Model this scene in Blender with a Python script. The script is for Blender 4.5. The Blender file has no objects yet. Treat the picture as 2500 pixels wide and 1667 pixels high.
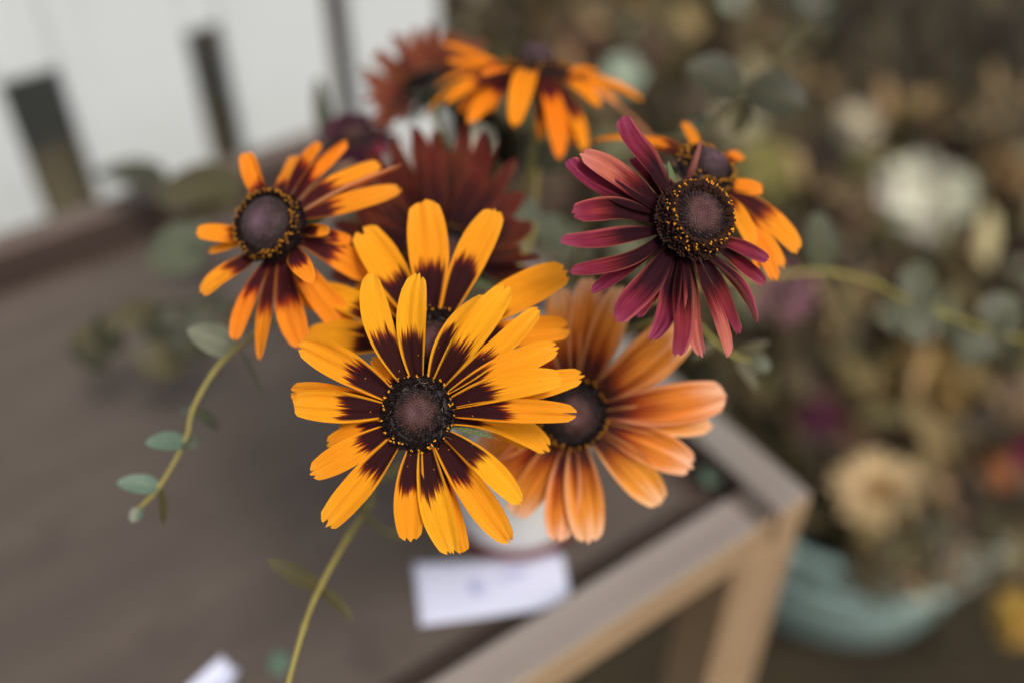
import bpy, bmesh, math, random
from mathutils import Vector, Matrix, noise as mnoise

random.seed(7)
SC = bpy.context.scene
COL = SC.collection

# ------------------------------------------------------------------ camera, sky, sun, exposure
PITCH = math.radians(42.3)
CAM = Vector((0.0, 0.0, 1.18))
cam_data = bpy.data.cameras.new('camera')
cam = bpy.data.objects.new('camera', cam_data)
COL.objects.link(cam)
cam.location = CAM
cam.rotation_euler = (math.pi / 2 - PITCH, 0, 0)
cam_data.sensor_width = 36.0
cam_data.lens = 36.0
cam_data.clip_start = 0.01
cam_data.clip_end = 200.0
cam_data.dof.use_dof = True
cam_data.dof.focus_distance = 0.284
cam_data.dof.aperture_fstop = 2.95
SC.camera = cam

world = bpy.data.worlds.new('World')
SC.world = world
world.use_nodes = True
wn = world.node_tree.nodes
wl = world.node_tree.links
wn.clear()
w_out = wn.new('ShaderNodeOutputWorld')
w_bg = wn.new('ShaderNodeBackground')
w_sky = wn.new('ShaderNodeTexSky')
w_sky.sky_type = 'NISHITA'
w_sky.sun_disc = False
SUN_EL, SUN_AZ = math.radians(57), math.radians(148)     # azimuth clockwise from +Y
w_sky.sun_elevation = SUN_EL
w_sky.sun_rotation = SUN_AZ
w_sky.air_density = 1.0
w_sky.dust_density = 6.0
w_sky.ozone_density = 0.6
w_bg.inputs['Strength'].default_value = 0.09
wl.new(w_sky.outputs['Color'], w_bg.inputs['Color'])
wl.new(w_bg.outputs['Background'], w_out.inputs['Surface'])

sun_data = bpy.data.lights.new('sun', 'SUN')
sun_data.energy = 1.5
sun_data.angle = math.radians(13)
sun_data.color = (1.0, 0.98, 0.95)
sun = bpy.data.objects.new('sun', sun_data)
COL.objects.link(sun)
sun_dir = Vector((math.sin(SUN_AZ) * math.cos(SUN_EL), math.cos(SUN_AZ) * math.cos(SUN_EL), math.sin(SUN_EL)))
sun.rotation_euler = sun_dir.to_track_quat('Z', 'Y').to_euler()

SC.view_settings.view_transform = 'Standard'
SC.view_settings.look = 'None'
SC.view_settings.gamma = 1.0
SC.view_settings.use_curve_mapping = False
SC.view_settings.exposure = 0.30
SC.cycles.use_denoising = True
SC.cycles.max_bounces = 8

# ------------------------------------------------------------------ photograph geometry
FWD = Vector((0, math.cos(PITCH), -math.sin(PITCH)))
UP = Vector((0, math.sin(PITCH), math.cos(PITCH)))
RIGHT = Vector((1, 0, 0))
FPX = 2500.0


def ray(px, py):
    return FWD + RIGHT * ((px - 1250) / FPX) - UP * ((py - 833.5) / FPX)


def at(px, py, z):
    """world point seen at photo pixel (2500 x 1667) at depth z metres"""
    return CAM + ray(px, py) * z


def on_z(px, py, h):
    r = ray(px, py)
    return CAM + r * ((h - CAM.z) / r.z)


def on_plane(px, py, p, n):
    r = ray(px, py)
    return CAM + r * ((p - CAM).dot(n) / r.dot(n))


def D(x, y):
    """2352-wide reading -> 2500-wide pixel"""
    return x * 1.063, y * 1.063


def depth_of(p):
    return (p - CAM).dot(FWD)


def lin(r, g, b, k=1.0):
    def f(c):
        c /= 255.0
        c = c / 12.92 if c <= 0.04045 else ((c + 0.055) / 1.055) ** 2.4
        return min(c * k, 0.95)
    return (f(r), f(g), f(b), 1.0)


def jit(c, a):
    k = 1 + random.uniform(-a, a)
    return (min(c[0] * k, .95), min(c[1] * k * (1 + random.uniform(-a, a) * .4), .95), min(c[2] * k, .95), 1)


# ------------------------------------------------------------------ object helpers
def link(name, me, mats, parent=None, smooth=True):
    o = bpy.data.objects.new(name, me)
    COL.objects.link(o)
    if not isinstance(mats, (list, tuple)):
        mats = [mats]
    if not me.materials:
        for m in mats:
            me.materials.append(m)
    if parent is not None:
        o.parent = parent
        o.matrix_parent_inverse = Matrix.Translation(parent.location).inverted()
    if smooth and me.polygons:
        me.polygons.foreach_set('use_smooth', [True] * len(me.polygons))
    return o


def thing(name, label, cat, loc, group=None):
    o = bpy.data.objects.new(name, None)
    o.empty_display_size = 0.01
    COL.objects.link(o)
    o.location = loc
    o['label'] = label
    o['category'] = cat
    if group:
        o['group'] = group
    return o


def tag(o, label, cat, group=None):
    o['label'] = label
    o['category'] = cat
    if group:
        o['group'] = group
    return o


def mesh(name, verts, faces, uvs=None, cols=None, mat_idx=None):
    me = bpy.data.meshes.new(name)
    me.from_pydata([tuple(v) for v in verts], [], faces)
    if uvs:
        lay = me.uv_layers.new(name='UVMap')
        li = [0] * len(me.loops)
        me.loops.foreach_get('vertex_index', li)
        flat = []
        for i in li:
            flat += uvs[i]
        lay.data.foreach_set('uv', flat)
    if cols:
        ca = me.color_attributes.new('tint', 'FLOAT_COLOR', 'POINT')
        flat = []
        for c in cols:
            flat += list(c)
        ca.data.foreach_set('color', flat)
    if mat_idx:
        me.polygons.foreach_set('material_index', mat_idx)
    me.update()
    return me


class MB:
    """collects vertices, faces, uvs and tints of one mesh"""
    def __init__(self):
        self.v, self.f, self.uv, self.c = [], [], [], []

    def add(self, v, f, uv=None, c=None):
        b = len(self.v)
        self.v += v
        self.f += [tuple(i + b for i in q) for q in f]
        self.uv += uv if uv else [(0, 0)] * len(v)
        self.c += [c if c else (1, 1, 1, 1)] * len(v)

    def build(self, name, mat, parent=None, smooth=True):
        return link(name, mesh(name, self.v, self.f, self.uv, self.c), mat, parent, smooth)


def frame_of(n):
    n = n.normalized()
    a = Vector((0, 0, 1)) if abs(n.z) < 0.9 else Vector((1, 0, 0))
    x = a.cross(n).normalized()
    return x, n.cross(x), n


def tube(mb, pts, radii, sides=10, c=None, cap=True):
    n = len(pts)
    verts, faces, uv = [], [], []
    x = None
    for i, p in enumerate(pts):
        t = (pts[min(i + 1, n - 1)] - pts[max(i - 1, 0)]).normalized()
        if x is None:
            x = frame_of(t)[0]
        x = (x - t * x.dot(t)).normalized()
        y = t.cross(x)
        for k in range(sides):
            a = 2 * math.pi * k / sides
            verts.append(p + (x * math.cos(a) + y * math.sin(a)) * radii[i])
            uv.append((k / sides, i / max(n - 1, 1)))
    for i in range(n - 1):
        for k in range(sides):
            k2 = (k + 1) % sides
            faces.append((i * sides + k, i * sides + k2, (i + 1) * sides + k2, (i + 1) * sides + k))
    if cap:
        faces.append(tuple(range(sides))[::-1])
        faces.append(tuple((n - 1) * sides + k for k in range(sides)))
    mb.add(verts, faces, uv, c)


def bez(p0, p1, p2, p3, t):
    u = 1 - t
    return p0 * (u ** 3) + p1 * (3 * u * u * t) + p2 * (3 * u * t * t) + p3 * (t ** 3)


def catmull(pts, per=8):
    out = []
    n = len(pts)
    for i in range(n - 1):
        p0, p1, p2, p3 = pts[max(i - 1, 0)], pts[i], pts[i + 1], pts[min(i + 2, n - 1)]
        for k in range(per):
            t = k / per
            out.append(0.5 * ((2 * p1) + (p2 - p0) * t + (2 * p0 - 5 * p1 + 4 * p2 - p3) * t * t
                              + (3 * p1 - p0 - 3 * p2 + p3) * t ** 3))
    out.append(pts[-1])
    return out


def bump(mb, p, n, r, h, c=None, sides=6):
    """small rounded knob: a floret or a grain"""
    x, y, n = frame_of(n)
    verts, faces = [], []
    rings = ((0.0, 0.85), (0.45, 1.0), (0.85, 0.6))
    for hh, rr in rings:
        for k in range(sides):
            a = 2 * math.pi * k / sides
            verts.append(p + n * (h * hh) + (x * math.cos(a) + y * math.sin(a)) * (r * rr))
    verts.append(p + n * h)
    for i in range(2):
        for k in range(sides):
            k2 = (k + 1) % sides
            faces.append((i * sides + k, i * sides + k2, (i + 1) * sides + k2, (i + 1) * sides + k))
    for k in range(sides):
        faces.append((2 * sides + k, 2 * sides + (k + 1) % sides, 3 * sides))
    mb.add(verts, faces, None, c)


def boxmesh(name, size, bevel=0.002, two=False):
    bm = bmesh.new()
    bmesh.ops.create_cube(bm, size=1.0)
    bmesh.ops.scale(bm, vec=size, verts=bm.verts)
    if bevel:
        bmesh.ops.bevel(bm, geom=bm.edges[:], offset=bevel, segments=2, affect='EDGES', profile=0.6)
    me = bpy.data.meshes.new(name)
    if two:
        for f in bm.faces:
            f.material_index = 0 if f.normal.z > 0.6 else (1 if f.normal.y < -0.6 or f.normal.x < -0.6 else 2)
    bm.to_mesh(me)
    bm.free()
    return me


# ------------------------------------------------------------------ materials
class NT:
    def __init__(self, name):
        self.m = bpy.data.materials.new(name)
        self.m.use_nodes = True
        self.t = self.m.node_tree
        self.t.nodes.clear()
        self.out = self.n('ShaderNodeOutputMaterial')

    def n(self, t, **kw):
        nd = self.t.nodes.new(t)
        for k, v in kw.items():
            setattr(nd, k, v)
        return nd

    def l(self, a, b):
        self.t.links.new(a, b)

    def setv(self, sock, v):
        if hasattr(v, 'is_linked') or isinstance(v, bpy.types.NodeSocket):
            self.l(v, sock)
        else:
            sock.default_value = v

    def math(self, op, a, b=0.0, c=None, clamp=False):
        nd = self.n('ShaderNodeMath', operation=op, use_clamp=clamp)
        self.setv(nd.inputs[0], a)
        self.setv(nd.inputs[1], b)
        if c is not None:
            self.setv(nd.inputs[2], c)
        return nd.outputs[0]

    def mix(self, f, a, b, blend='MIX'):
        nd = self.n('ShaderNodeMix', data_type='RGBA', blend_type=blend)
        self.setv(nd.inputs['Factor'], f)
        self.setv(nd.inputs[6], a)
        self.setv(nd.inputs[7], b)
        return nd.outputs[2]

    def ramp(self, f, stops, interp='LINEAR'):
        nd = self.n('ShaderNodeValToRGB')
        cr = nd.color_ramp
        cr.interpolation = interp
        cr.elements[0].position, cr.elements[0].color = stops[0]
        cr.elements[1].position, cr.elements[1].color = stops[-1]
        for p, c in stops[1:-1]:
            e = cr.elements.new(p)
            e.color = c
        self.setv(nd.inputs[0], f)
        return nd.outputs['Color']

    def noise(self, vec, scale, detail=3.0, rough=0.55):
        nd = self.n('ShaderNodeTexNoise')
        nd.inputs['Scale'].default_value = scale
        nd.inputs['Detail'].default_value = detail
        nd.inputs['Roughness'].default_value = rough
        if vec is not None:
            self.l(vec, nd.inputs['Vector'])
        return nd.outputs['Fac']

    def smooth(self, v, lo, hi):
        nd = self.n('ShaderNodeMapRange', interpolation_type='SMOOTHSTEP')
        self.setv(nd.inputs[0], v)
        nd.inputs[1].default_value = lo
        nd.inputs[2].default_value = hi
        return nd.outputs[0]

    def xyz(self, x, y, z):
        nd = self.n('ShaderNodeCombineXYZ')
        self.setv(nd.inputs[0], x)
        self.setv(nd.inputs[1], y)
        self.setv(nd.inputs[2], z)
        return nd.outputs[0]

    def bumpn(self, h, strength, dist):
        nd = self.n('ShaderNodeBump')
        nd.inputs['Strength'].default_value = strength
        nd.inputs['Distance'].default_value = dist
        self.l(h, nd.inputs['Height'])
        return nd.outputs['Normal']

    def principled(self, col, rough, normal=None, spec=0.3, sheen=0.0):
        p = self.n('ShaderNodeBsdfPrincipled')
        self.setv(p.inputs['Base Color'], col)
        self.setv(p.inputs['Roughness'], rough)
        p.inputs['Specular IOR Level'].default_value = spec
        if sheen:
            p.inputs['Sheen Weight'].default_value = sheen
        if normal is not None:
            self.l(normal, p.inputs['Normal'])
        return p.outputs[0]

    def finish(self, shader):
        self.l(shader, self.out.inputs['Surface'])
        return self.m

    def thin(self, shader, col, amount, normal=None):
        """leaf or petal: part of the light passes through the sheet"""
        tr = self.n('ShaderNodeBsdfTranslucent')
        self.setv(tr.inputs['Color'], col)
        mx = self.n('ShaderNodeMixShader')
        mx.inputs[0].default_value = amount
        self.l(shader, mx.inputs[1])
        self.l(tr.outputs[0], mx.inputs[2])
        return mx.outputs[0]


def petal_material(name, dark, mid, main, tip, back, margin=0.9, ragged=0.30, soft=0.05, streak=None, streak_amt=0.0,
                   sheen=0.0, thin=0.16, edge=None, vein_c=None):
    t = NT(name)
    uv = t.n('ShaderNodeUVMap').outputs[0]
    sp = t.n('ShaderNodeSeparateXYZ')
    t.l(uv, sp.inputs[0])
    u, v = sp.outputs[0], sp.outputs[1]
    rnd = t.math('MULTIPLY', t.n('ShaderNodeObjectInfo').outputs['Random'], 60.0)
    coarse = t.noise(t.xyz(t.math('MULTIPLY', u, 7.0), t.math('MULTIPLY', v, 0.8), rnd), 1.0, 2.0)
    fine = t.noise(t.xyz(t.math('MULTIPLY', u, 34.0), t.math('MULTIPLY', v, 1.4), rnd), 1.0, 2.0, 0.7)
    j = t.math('ADD', t.math('MULTIPLY', t.math('SUBTRACT', coarse, 0.5), ragged),
               t.math('MULTIPLY', t.math('SUBTRACT', fine, 0.5), ragged * 0.9))
    m = t.math('ABSOLUTE', t.math('MULTIPLY', t.math('SUBTRACT', u, 0.5), 2.0))
    # the dark blotch reaches less far towards the petal's margins
    vv = t.math('ADD', t.math('ADD', v, j), t.math('MULTIPLY', t.math('POWER', m, 3.0), 0.05))
    col = t.ramp(vv, [(0.0, dark), (0.5 - soft, dark), (0.5, mid), (0.5 + soft, main), (0.78, main), (1.0, tip)])
    if margin > 0:
        mg = t.math('MULTIPLY', t.smooth(t.math('ADD', m, t.math('MULTIPLY', t.math('SUBTRACT', fine, 0.5), 0.14)), 0.74, 0.90), margin)
        low = t.smooth(v, 0.62, 0.5)
        col = t.mix(t.math('MULTIPLY', mg, low), col, main)
    if streak:
        st = t.smooth(t.noise(t.xyz(t.math('MULTIPLY', u, 9.0), t.math('MULTIPLY', v, 1.0), t.math('ADD', rnd, 9.0)), 1.0, 3.0), 0.42, 0.68)
        fade = t.math('MULTIPLY', t.smooth(v, 1.05, 0.55), t.smooth(v, 0.36, 0.56))
        col = t.mix(t.math('MULTIPLY', t.math('MULTIPLY', st, streak_amt), fade), col, streak)
    if edge:
        eg = t.smooth(t.math('ADD', m, t.math('MULTIPLY', t.math('SUBTRACT', coarse, 0.5), 0.9)), 0.72, 0.98)
        col = t.mix(t.math('MULTIPLY', t.math('MULTIPLY', eg, 0.5), t.smooth(v, 0.1, 0.45)), col, edge)
    if vein_c:
        col = t.mix(t.math('MULTIPLY', t.math('MULTIPLY', t.smooth(fine, 0.5, 0.72), 0.4), t.smooth(v, 0.5, 0.62)), col, vein_c)
    vein = t.noise(t.xyz(t.math('MULTIPLY', u, 55.0), t.math('MULTIPLY', v, 3.0), rnd), 1.0, 3.0, 0.6)
    hsv = t.n('ShaderNodeHueSaturation')
    t.l(col, hsv.inputs['Color'])
    t.l(t.math('ADD', 0.80, t.math('MULTIPLY', t.math('ADD', vein, coarse), 0.20)), hsv.inputs['Value'])
    t.l(t.math('ADD', 0.492, t.math('MULTIPLY', t.n('ShaderNodeObjectInfo').outputs['Random'], 0.016)), hsv.inputs['Hue'])
    col = hsv.outputs[0]
    # small brown specks and bruises
    tc = t.n('ShaderNodeTexCoord').outputs['Object']
    speck = t.smooth(t.noise(tc, 900.0, 2.0), 0.72, 0.78)
    col = t.mix(t.math('MULTIPLY', speck, 0.35), col, mid)
    bf = t.n('ShaderNodeNewGeometry').outputs['Backfacing']
    col2 = t.mix(t.math('MULTIPLY', bf, 0.8), col, back)
    nrm = t.bumpn(t.math('ADD', vein, t.math('MULTIPLY', fine, 1.5)), 0.4, 0.0007)
    sh = t.principled(col2, 0.66, nrm, 0.14, sheen)
    return t.finish(t.thin(sh, col2, thin))


YEL = lin(248, 162, 26)
MAR = lin(60, 18, 22)
M_YEL = petal_material('petal_yellow', lin(52, 16, 17), lin(120, 38, 12), YEL, lin(250, 170, 40), lin(232, 148, 38), ragged=.27, soft=.05, vein_c=lin(224, 118, 12))
M_PEACH = petal_material('petal_peach', lin(66, 26, 22), lin(150, 62, 18), lin(230, 138, 48), lin(246, 192, 152), lin(238, 168, 122),
                         margin=0.25, ragged=0.5, soft=0.2, streak=lin(168, 84, 18), streak_amt=0.65, edge=lin(240, 176, 126))
M_ORANGE = petal_material('petal_orange', lin(68, 20, 22), lin(150, 40, 16), lin(246, 146, 28), lin(245, 150, 46), lin(225, 150, 105),
                          margin=0.3, ragged=0.34, soft=0.06, streak=lin(190, 90, 20), streak_amt=0.35)
M_AMBER = petal_material('petal_amber', lin(70, 22, 24), lin(140, 40, 14), lin(242, 136, 18), lin(246, 146, 30), lin(222, 150, 112),
                         margin=0.2, ragged=0.3, soft=0.06)
M_PURPLE = petal_material('petal_purple', lin(46, 15, 24), lin(100, 24, 34), lin(122, 36, 60), lin(154, 66, 94), lin(205, 130, 112),
                          margin=0.0, ragged=0.45, soft=0.12, streak=lin(170, 66, 62), streak_amt=0.4, edge=lin(206, 112, 96))
M_SALMON = petal_material('petal_salmon', lin(50, 16, 24), lin(120, 36, 40), lin(196, 104, 88), lin(206, 122, 116), lin(205, 130, 112),
                          margin=0.0, ragged=0.5, soft=0.16, streak=lin(150, 52, 70), streak_amt=0.6)
M_RUST = petal_material('petal_rust', lin(42, 15, 17), lin(62, 24, 20), lin(86, 34, 25), lin(98, 43, 33), lin(98, 48, 34),
                        margin=0.0, ragged=0.4, soft=0.25, streak=lin(140, 66, 26), streak_amt=0.4, edge=lin(146, 74, 42))
M_BROWN = petal_material('petal_brown_orange', lin(54, 27, 23), lin(84, 40, 28), lin(122, 62, 38), lin(134, 74, 54), lin(92, 47, 36),
                         margin=0.0, ragged=0.4, soft=0.25, streak=lin(100, 46, 36), streak_amt=0.6, edge=lin(150, 90, 62))
M_PLUM = petal_material('petal_plum', lin(45, 24, 34), lin(56, 30, 40), lin(72, 38, 50), lin(90, 44, 62), lin(80, 45, 58), margin=0.0)


def disc_material(name, centre, ringc, edge):
    t = NT(name)
    sp = t.n('ShaderNodeSeparateXYZ')
    t.l(t.n('ShaderNodeUVMap').outputs[0], sp.inputs[0])
    r = sp.outputs[0]
    tc = t.n('ShaderNodeTexCoord').outputs['Object']
    n1 = t.noise(tc, 420.0, 3.0)
    col = t.ramp(t.math('ADD', r, t.math('MULTIPLY', t.math('SUBTRACT', n1, 0.5), 0.5)),
                 [(0.0, centre), (0.32, ringc), (0.62, edge), (1.0, edge)])
    return t.finish(t.principled(col, 0.5, t.bumpn(t.noise(tc, 2500.0, 2.0), 0.4, 0.0003), 0.2, 0.1))


M_DISC = disc_material('disc_dome', lin(100, 66, 72), lin(84, 54, 48), lin(28, 19, 19))
M_DISC_COOL = disc_material('disc_dome_cool', lin(106, 82, 94), lin(84, 62, 68), lin(50, 36, 34))


def plain(name, col, rough=0.6, nscale=300.0, var=0.25, spec=0.3, sheen=0.0, thin=0.0, tint=False, bump_s=0.0):
    t = NT(name)
    tc = t.n('ShaderNodeTexCoord').outputs['Object']
    n1 = t.noise(tc, nscale, 4.0)
    if tint:
        base = t.n('ShaderNodeVertexColor', layer_name='tint').outputs[0]
    else:
        rgb = t.n('ShaderNodeRGB')
        rgb.outputs[0].default_value = col
        base = rgb.outputs[0]
    hsv = t.n('ShaderNodeHueSaturation')
    t.l(base, hsv.inputs['Color'])
    t.l(t.math('ADD', 1.0 - var, t.math('MULTIPLY', n1, 2 * var)), hsv.inputs['Value'])
    nrm = t.bumpn(n1, bump_s, 0.002) if bump_s else None
    sh = t.principled(hsv.outputs[0], rough, nrm, spec, sheen)
    if thin:
        sh = t.thin(sh, hsv.outputs[0], thin)
    return t.finish(sh)


M_FLORET = plain('floret_dark', lin(30, 18, 17), 0.8, 900, .3, .12)
M_FLORET_BROWN = plain('floret_brown', lin(62, 40, 32), 0.8, 900, .4, .12)
M_POLLEN = plain('pollen', lin(226, 150, 24), 0.8, 1500, 0.3)
M_POLLEN_OLD = plain('pollen_old', lin(176, 116, 26), 0.85, 1500, 0.4)
M_STEM = plain('stem_green', lin(128, 124, 66), 0.55, 120, 0.3)
M_STEM_YEL = plain('stem_olive_yellow', lin(150, 140, 74), 0.5, 120, 0.2, thin=0.08)
M_BRACT = plain('bract_green', lin(88, 100, 62), 0.7, 500, 0.3, sheen=0.4)
M_HAIR = plain('plant_hair', lin(190, 180, 150), 0.5, 500, 0.1, thin=0.3)
M_DRYSTEM = plain('dry_stem', lin(110, 98, 66), 0.7, 80, 0.3)
M_TINT = plain('dried_tinted', (1, 1, 1, 1), 0.75, 90, 0.28, tint=True, thin=0.15, sheen=0.1)


def leaf_material(name, top, under, vein):
    t = NT(name)
    sp = t.n('ShaderNodeSeparateXYZ')
    t.l(t.n('ShaderNodeUVMap').outputs[0], sp.inputs[0])
    u, v = sp.outputs[0], sp.outputs[1]
    m = t.math('ABSOLUTE', t.math('SUBTRACT', u, 0.5))
    rib = t.smooth(m, 0.035, 0.012)
    side = t.smooth(t.math('SINE', t.math('MULTIPLY', t.math('ADD', v, t.math('MULTIPLY', m, -0.7)), 60.0)), 0.86, 1.0)
    tc = t.n('ShaderNodeTexCoord').outputs['Object']
    n1 = t.noise(tc, 160.0, 4.0)
    bf = t.n('ShaderNodeNewGeometry').outputs['Backfacing']
    col = t.mix(bf, top, under)
    col = t.mix(t.math('MULTIPLY', rib, 0.6), col, vein)
    col = t.mix(t.math('MULTIPLY', side, 0.18), col, vein)
    hsv = t.n('ShaderNodeHueSaturation')
    t.l(col, hsv.inputs['Color'])
    t.l(t.math('ADD', 0.75, t.math('MULTIPLY', n1, 0.5)), hsv.inputs['Value'])
    sh = t.principled(hsv.outputs[0], 0.5, t.bumpn(n1, 0.2, 0.001), 0.35)
    return t.finish(t.thin(sh, hsv.outputs[0], 0.2))


M_LEAF_TEAL = leaf_material('leaf_teal', lin(84, 124, 102), lin(96, 120, 102), lin(130, 146, 110))
M_LEAF_SAGE = leaf_material('leaf_sage', lin(98, 108, 88), lin(88, 94, 74), lin(130, 130, 96))
M_LEAF_PALE = leaf_material('leaf_pale', lin(128, 134, 116), lin(120, 126, 106), lin(170, 170, 140))
M_LEAF_OLIVE = leaf_material('leaf_olive', lin(88, 82, 46), lin(80, 74, 48), lin(118, 106, 56))
M_LEAF_DARK = leaf_material('leaf_dark', lin(62, 60, 40), lin(58, 58, 40), lin(96, 90, 54))
M_LEAF_BLUE = leaf_material('leaf_blue', lin(80, 82, 60), lin(76, 78, 56), lin(108, 104, 68))


def wood_material(name, c1, c2, c3, axis_scale, rough=0.75, stain=0.0, stain_c=None, bump_d=0.001):
    """grain stretched along the object's local X"""
    t = NT(name)
    tc = t.n('ShaderNodeTexCoord').outputs['Object']
    mp = t.n('ShaderNodeMapping')
    mp.inputs['Scale'].default_value = axis_scale
    t.l(tc, mp.inputs['Vector'])
    g = t.noise(mp.outputs[0], 1.0, 6.0, 0.65)
    big = t.noise(tc, 6.0, 3.0)
    col = t.ramp(g, [(0.25, c1), (0.5, c2), (0.78, c3)])
    col = t.mix(t.math('MULTIPLY', t.smooth(big, 0.35, 0.7), 0.35), col, c1)
    if stain:
        s = t.smooth(t.noise(tc, 14.0, 4.0), 0.52, 0.7)
        col = t.mix(t.math('MULTIPLY', s, stain), col, stain_c)
    rr = t.math('ADD', rough - 0.1, t.math('MULTIPLY', g, 0.2))
    return t.finish(t.principled(col, rr, t.bumpn(g, 0.35, bump_d), 0.35))


M_PANEL = wood_material('panel_wood', lin(75, 66, 59), lin(88, 78, 70), lin(100, 90, 80), (3, 26, 26), 0.66, 0.75, lin(74, 64, 57))
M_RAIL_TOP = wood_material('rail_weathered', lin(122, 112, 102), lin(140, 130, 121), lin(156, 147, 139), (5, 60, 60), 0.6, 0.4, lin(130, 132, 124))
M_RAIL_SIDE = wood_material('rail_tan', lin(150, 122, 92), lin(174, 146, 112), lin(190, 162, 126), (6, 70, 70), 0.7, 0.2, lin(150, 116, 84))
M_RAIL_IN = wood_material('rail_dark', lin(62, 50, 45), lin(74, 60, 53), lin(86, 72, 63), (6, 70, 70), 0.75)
M_RAIL_BACK = wood_material('rail_brown', lin(88, 76, 68), lin(100, 88, 80), lin(112, 100, 92), (6, 70, 70), 0.7)
M_LEGWOOD = wood_material('leg_tan', lin(150, 122, 92), lin(174, 146, 112), lin(192, 164, 128), (70, 70, 6), 0.7, 0.25, lin(150, 112, 80))
M_WHITE = wood_material('white_paint', lin(220, 228, 228), lin(226, 233, 233), lin(230, 236, 236), (30, 30, 3), 0.55, 0.15, lin(192, 198, 196))
M_TRIM = plain('fence_edge_paint', lin(198, 200, 196), 0.6, 40, 0.08)


def ground_material():
    t = NT('soil')
    tc = t.n('ShaderNodeTexCoord').outputs['Object']
    a = t.noise(tc, 3.0, 6.0)
    b = t.noise(tc, 40.0, 5.0)
    col = t.ramp(t.math('ADD', t.math('MULTIPLY', a, 0.6), t.math('MULTIPLY', b, 0.4)),
                 [(0.3, lin(40, 34, 27)), (0.5, lin(56, 49, 36)), (0.7, lin(72, 63, 45))])
    return t.finish(t.principled(col, 0.9, t.bumpn(b, 0.8, 0.02), 0.2))


M_SOIL = ground_material()

# ------------------------------------------------------------------ ground
bm = bmesh.new()
bmesh.ops.create_grid(bm, x_segments=80, y_segments=80, size=8)
for v in bm.verts:
    v.co.z = 0.03 * (mnoise.noise(v.co * 1.7) - 0.3) + 0.01 * mnoise.noise(v.co * 9)
for f in list(bm.faces):
    pass
me = bpy.data.meshes.new('ground')
bm.to_mesh(me)
bm.free()
ground = link('ground', me, M_SOIL)
ground.location = (0, 4, -0.01)
ground['kind'] = 'structure'

# ------------------------------------------------------------------ table
TOP = 0.75                     # height of the sunk panel
RAIL = 0.018                   # rail top above the panel
HEAD = math.radians(55.0)      # heading of the front edge, to the right of the view
E1 = Vector((math.sin(HEAD), math.cos(HEAD), 0))
E2 = Vector((-math.cos(HEAD), math.sin(HEAD), 0))
RZ = math.atan2(E1.y, E1.x)
corner = on_z(1988, 1203, TOP + RAIL)
back_pt = on_z(*D(200, 468), TOP + RAIL)
TW = (back_pt - corner).dot(E2)          # table width, front edge to back edge
TL = 1.15
RW, RH = 0.0240, 0.027
table = thing('table', 'weathered brown wooden table with raised rails and a sunk top panel', 'table',
              Vector((corner.x, corner.y, 0)) - E1 * TL / 2 + E2 * TW / 2)


def tbox(name, a, b, z0, z1, mats, bevel=0.002, two=False, along2=False):
    """box on the table: a = (e1 from, to) back from the corner, b = (e2 from, to)"""
    sx, sy, sz = abs(a[1] - a[0]), abs(b[1] - b[0]), z1 - z0
    rot = RZ
    if along2:
        sx, sy = sy, sx
        rot += math.pi / 2
    me = boxmesh(name, (sx, sy, sz), bevel, two)
    o = link(name, me, mats, None, False)
    c = corner - E1 * ((a[0] + a[1]) / 2) + E2 * ((b[0] + b[1]) / 2)
    o.matrix_world = Matrix.Translation((c.x, c.y, (z0 + z1) / 2)) @ Matrix.Rotation(rot, 4, 'Z')
    o.parent = table
    o.matrix_parent_inverse = Matrix.Translation(table.location).inverted()
    return o


zt = TOP + RAIL
GAP = 0.020
tbox('top_panel', (RW + GAP, TL - RW - GAP), (RW + GAP, TW - RW - GAP), TOP - 0.008, TOP, M_PANEL, 0.001)
tbox('rail', (RW + 0.014, TL - RW), (0, RW), zt - RH, zt, [M_RAIL_TOP, M_RAIL_SIDE, M_RAIL_IN], 0.0025, True)
tbox('spacer', (RW + 0.0005, RW + 0.0135), (0.002, RW), zt - RH, zt - 0.0015, [M_PANEL, M_RAIL_SIDE, M_RAIL_IN], 0.001, True)
tbox('rail', (0, RW), (0, TW), zt - RH, zt, [M_RAIL_TOP, M_RAIL_SIDE, M_RAIL_IN], 0.004, True, True)
tbox('rail', (RW, TL - RW), (TW - RW, TW), zt - RH, zt, [M_RAIL_BACK, M_RAIL_IN, M_RAIL_IN], 0.0025, True)
tbox('rail', (TL - RW, TL), (0, TW), zt - RH, zt, [M_RAIL_TOP, M_RAIL_SIDE, M_RAIL_IN], 0.0025, True, True)
for a0 in (0.0005, TL - 0.048):
    for b0 in (0.0015, TW - 0.0355):
        tbox('leg', (a0, a0 + 0.048), (b0, b0 + 0.034), 0.0, zt - RH - 0.0005, M_LEGWOOD, 0.003)
tbox('gap_shade_board', (RW * .6, TL - RW * .6), (RW * .6, TW - RW * .6), zt - RH - .012, zt - RH - .001, M_RAIL_IN, 0.001)  # added dark board closing the gap round the panel, stands in for shade
# bearers under the panel
for b0 in (TW * 0.33, TW * 0.66):
    tbox('bearer', (RW, TL - RW), (b0, b0 + 0.03), zt - RH - 0.05, zt - RH - 0.0125, M_RAIL_SIDE, 0.001)

# ------------------------------------------------------------------ white slotted boarding behind the table
FB = 0.20
fence_p = corner + E2 * (TW + FB)
fence_n = -E2


def fs(px, py):
    p = on_plane(px, py, fence_p, fence_n)
    return (p - fence_p).dot(E1), p.z


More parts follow.
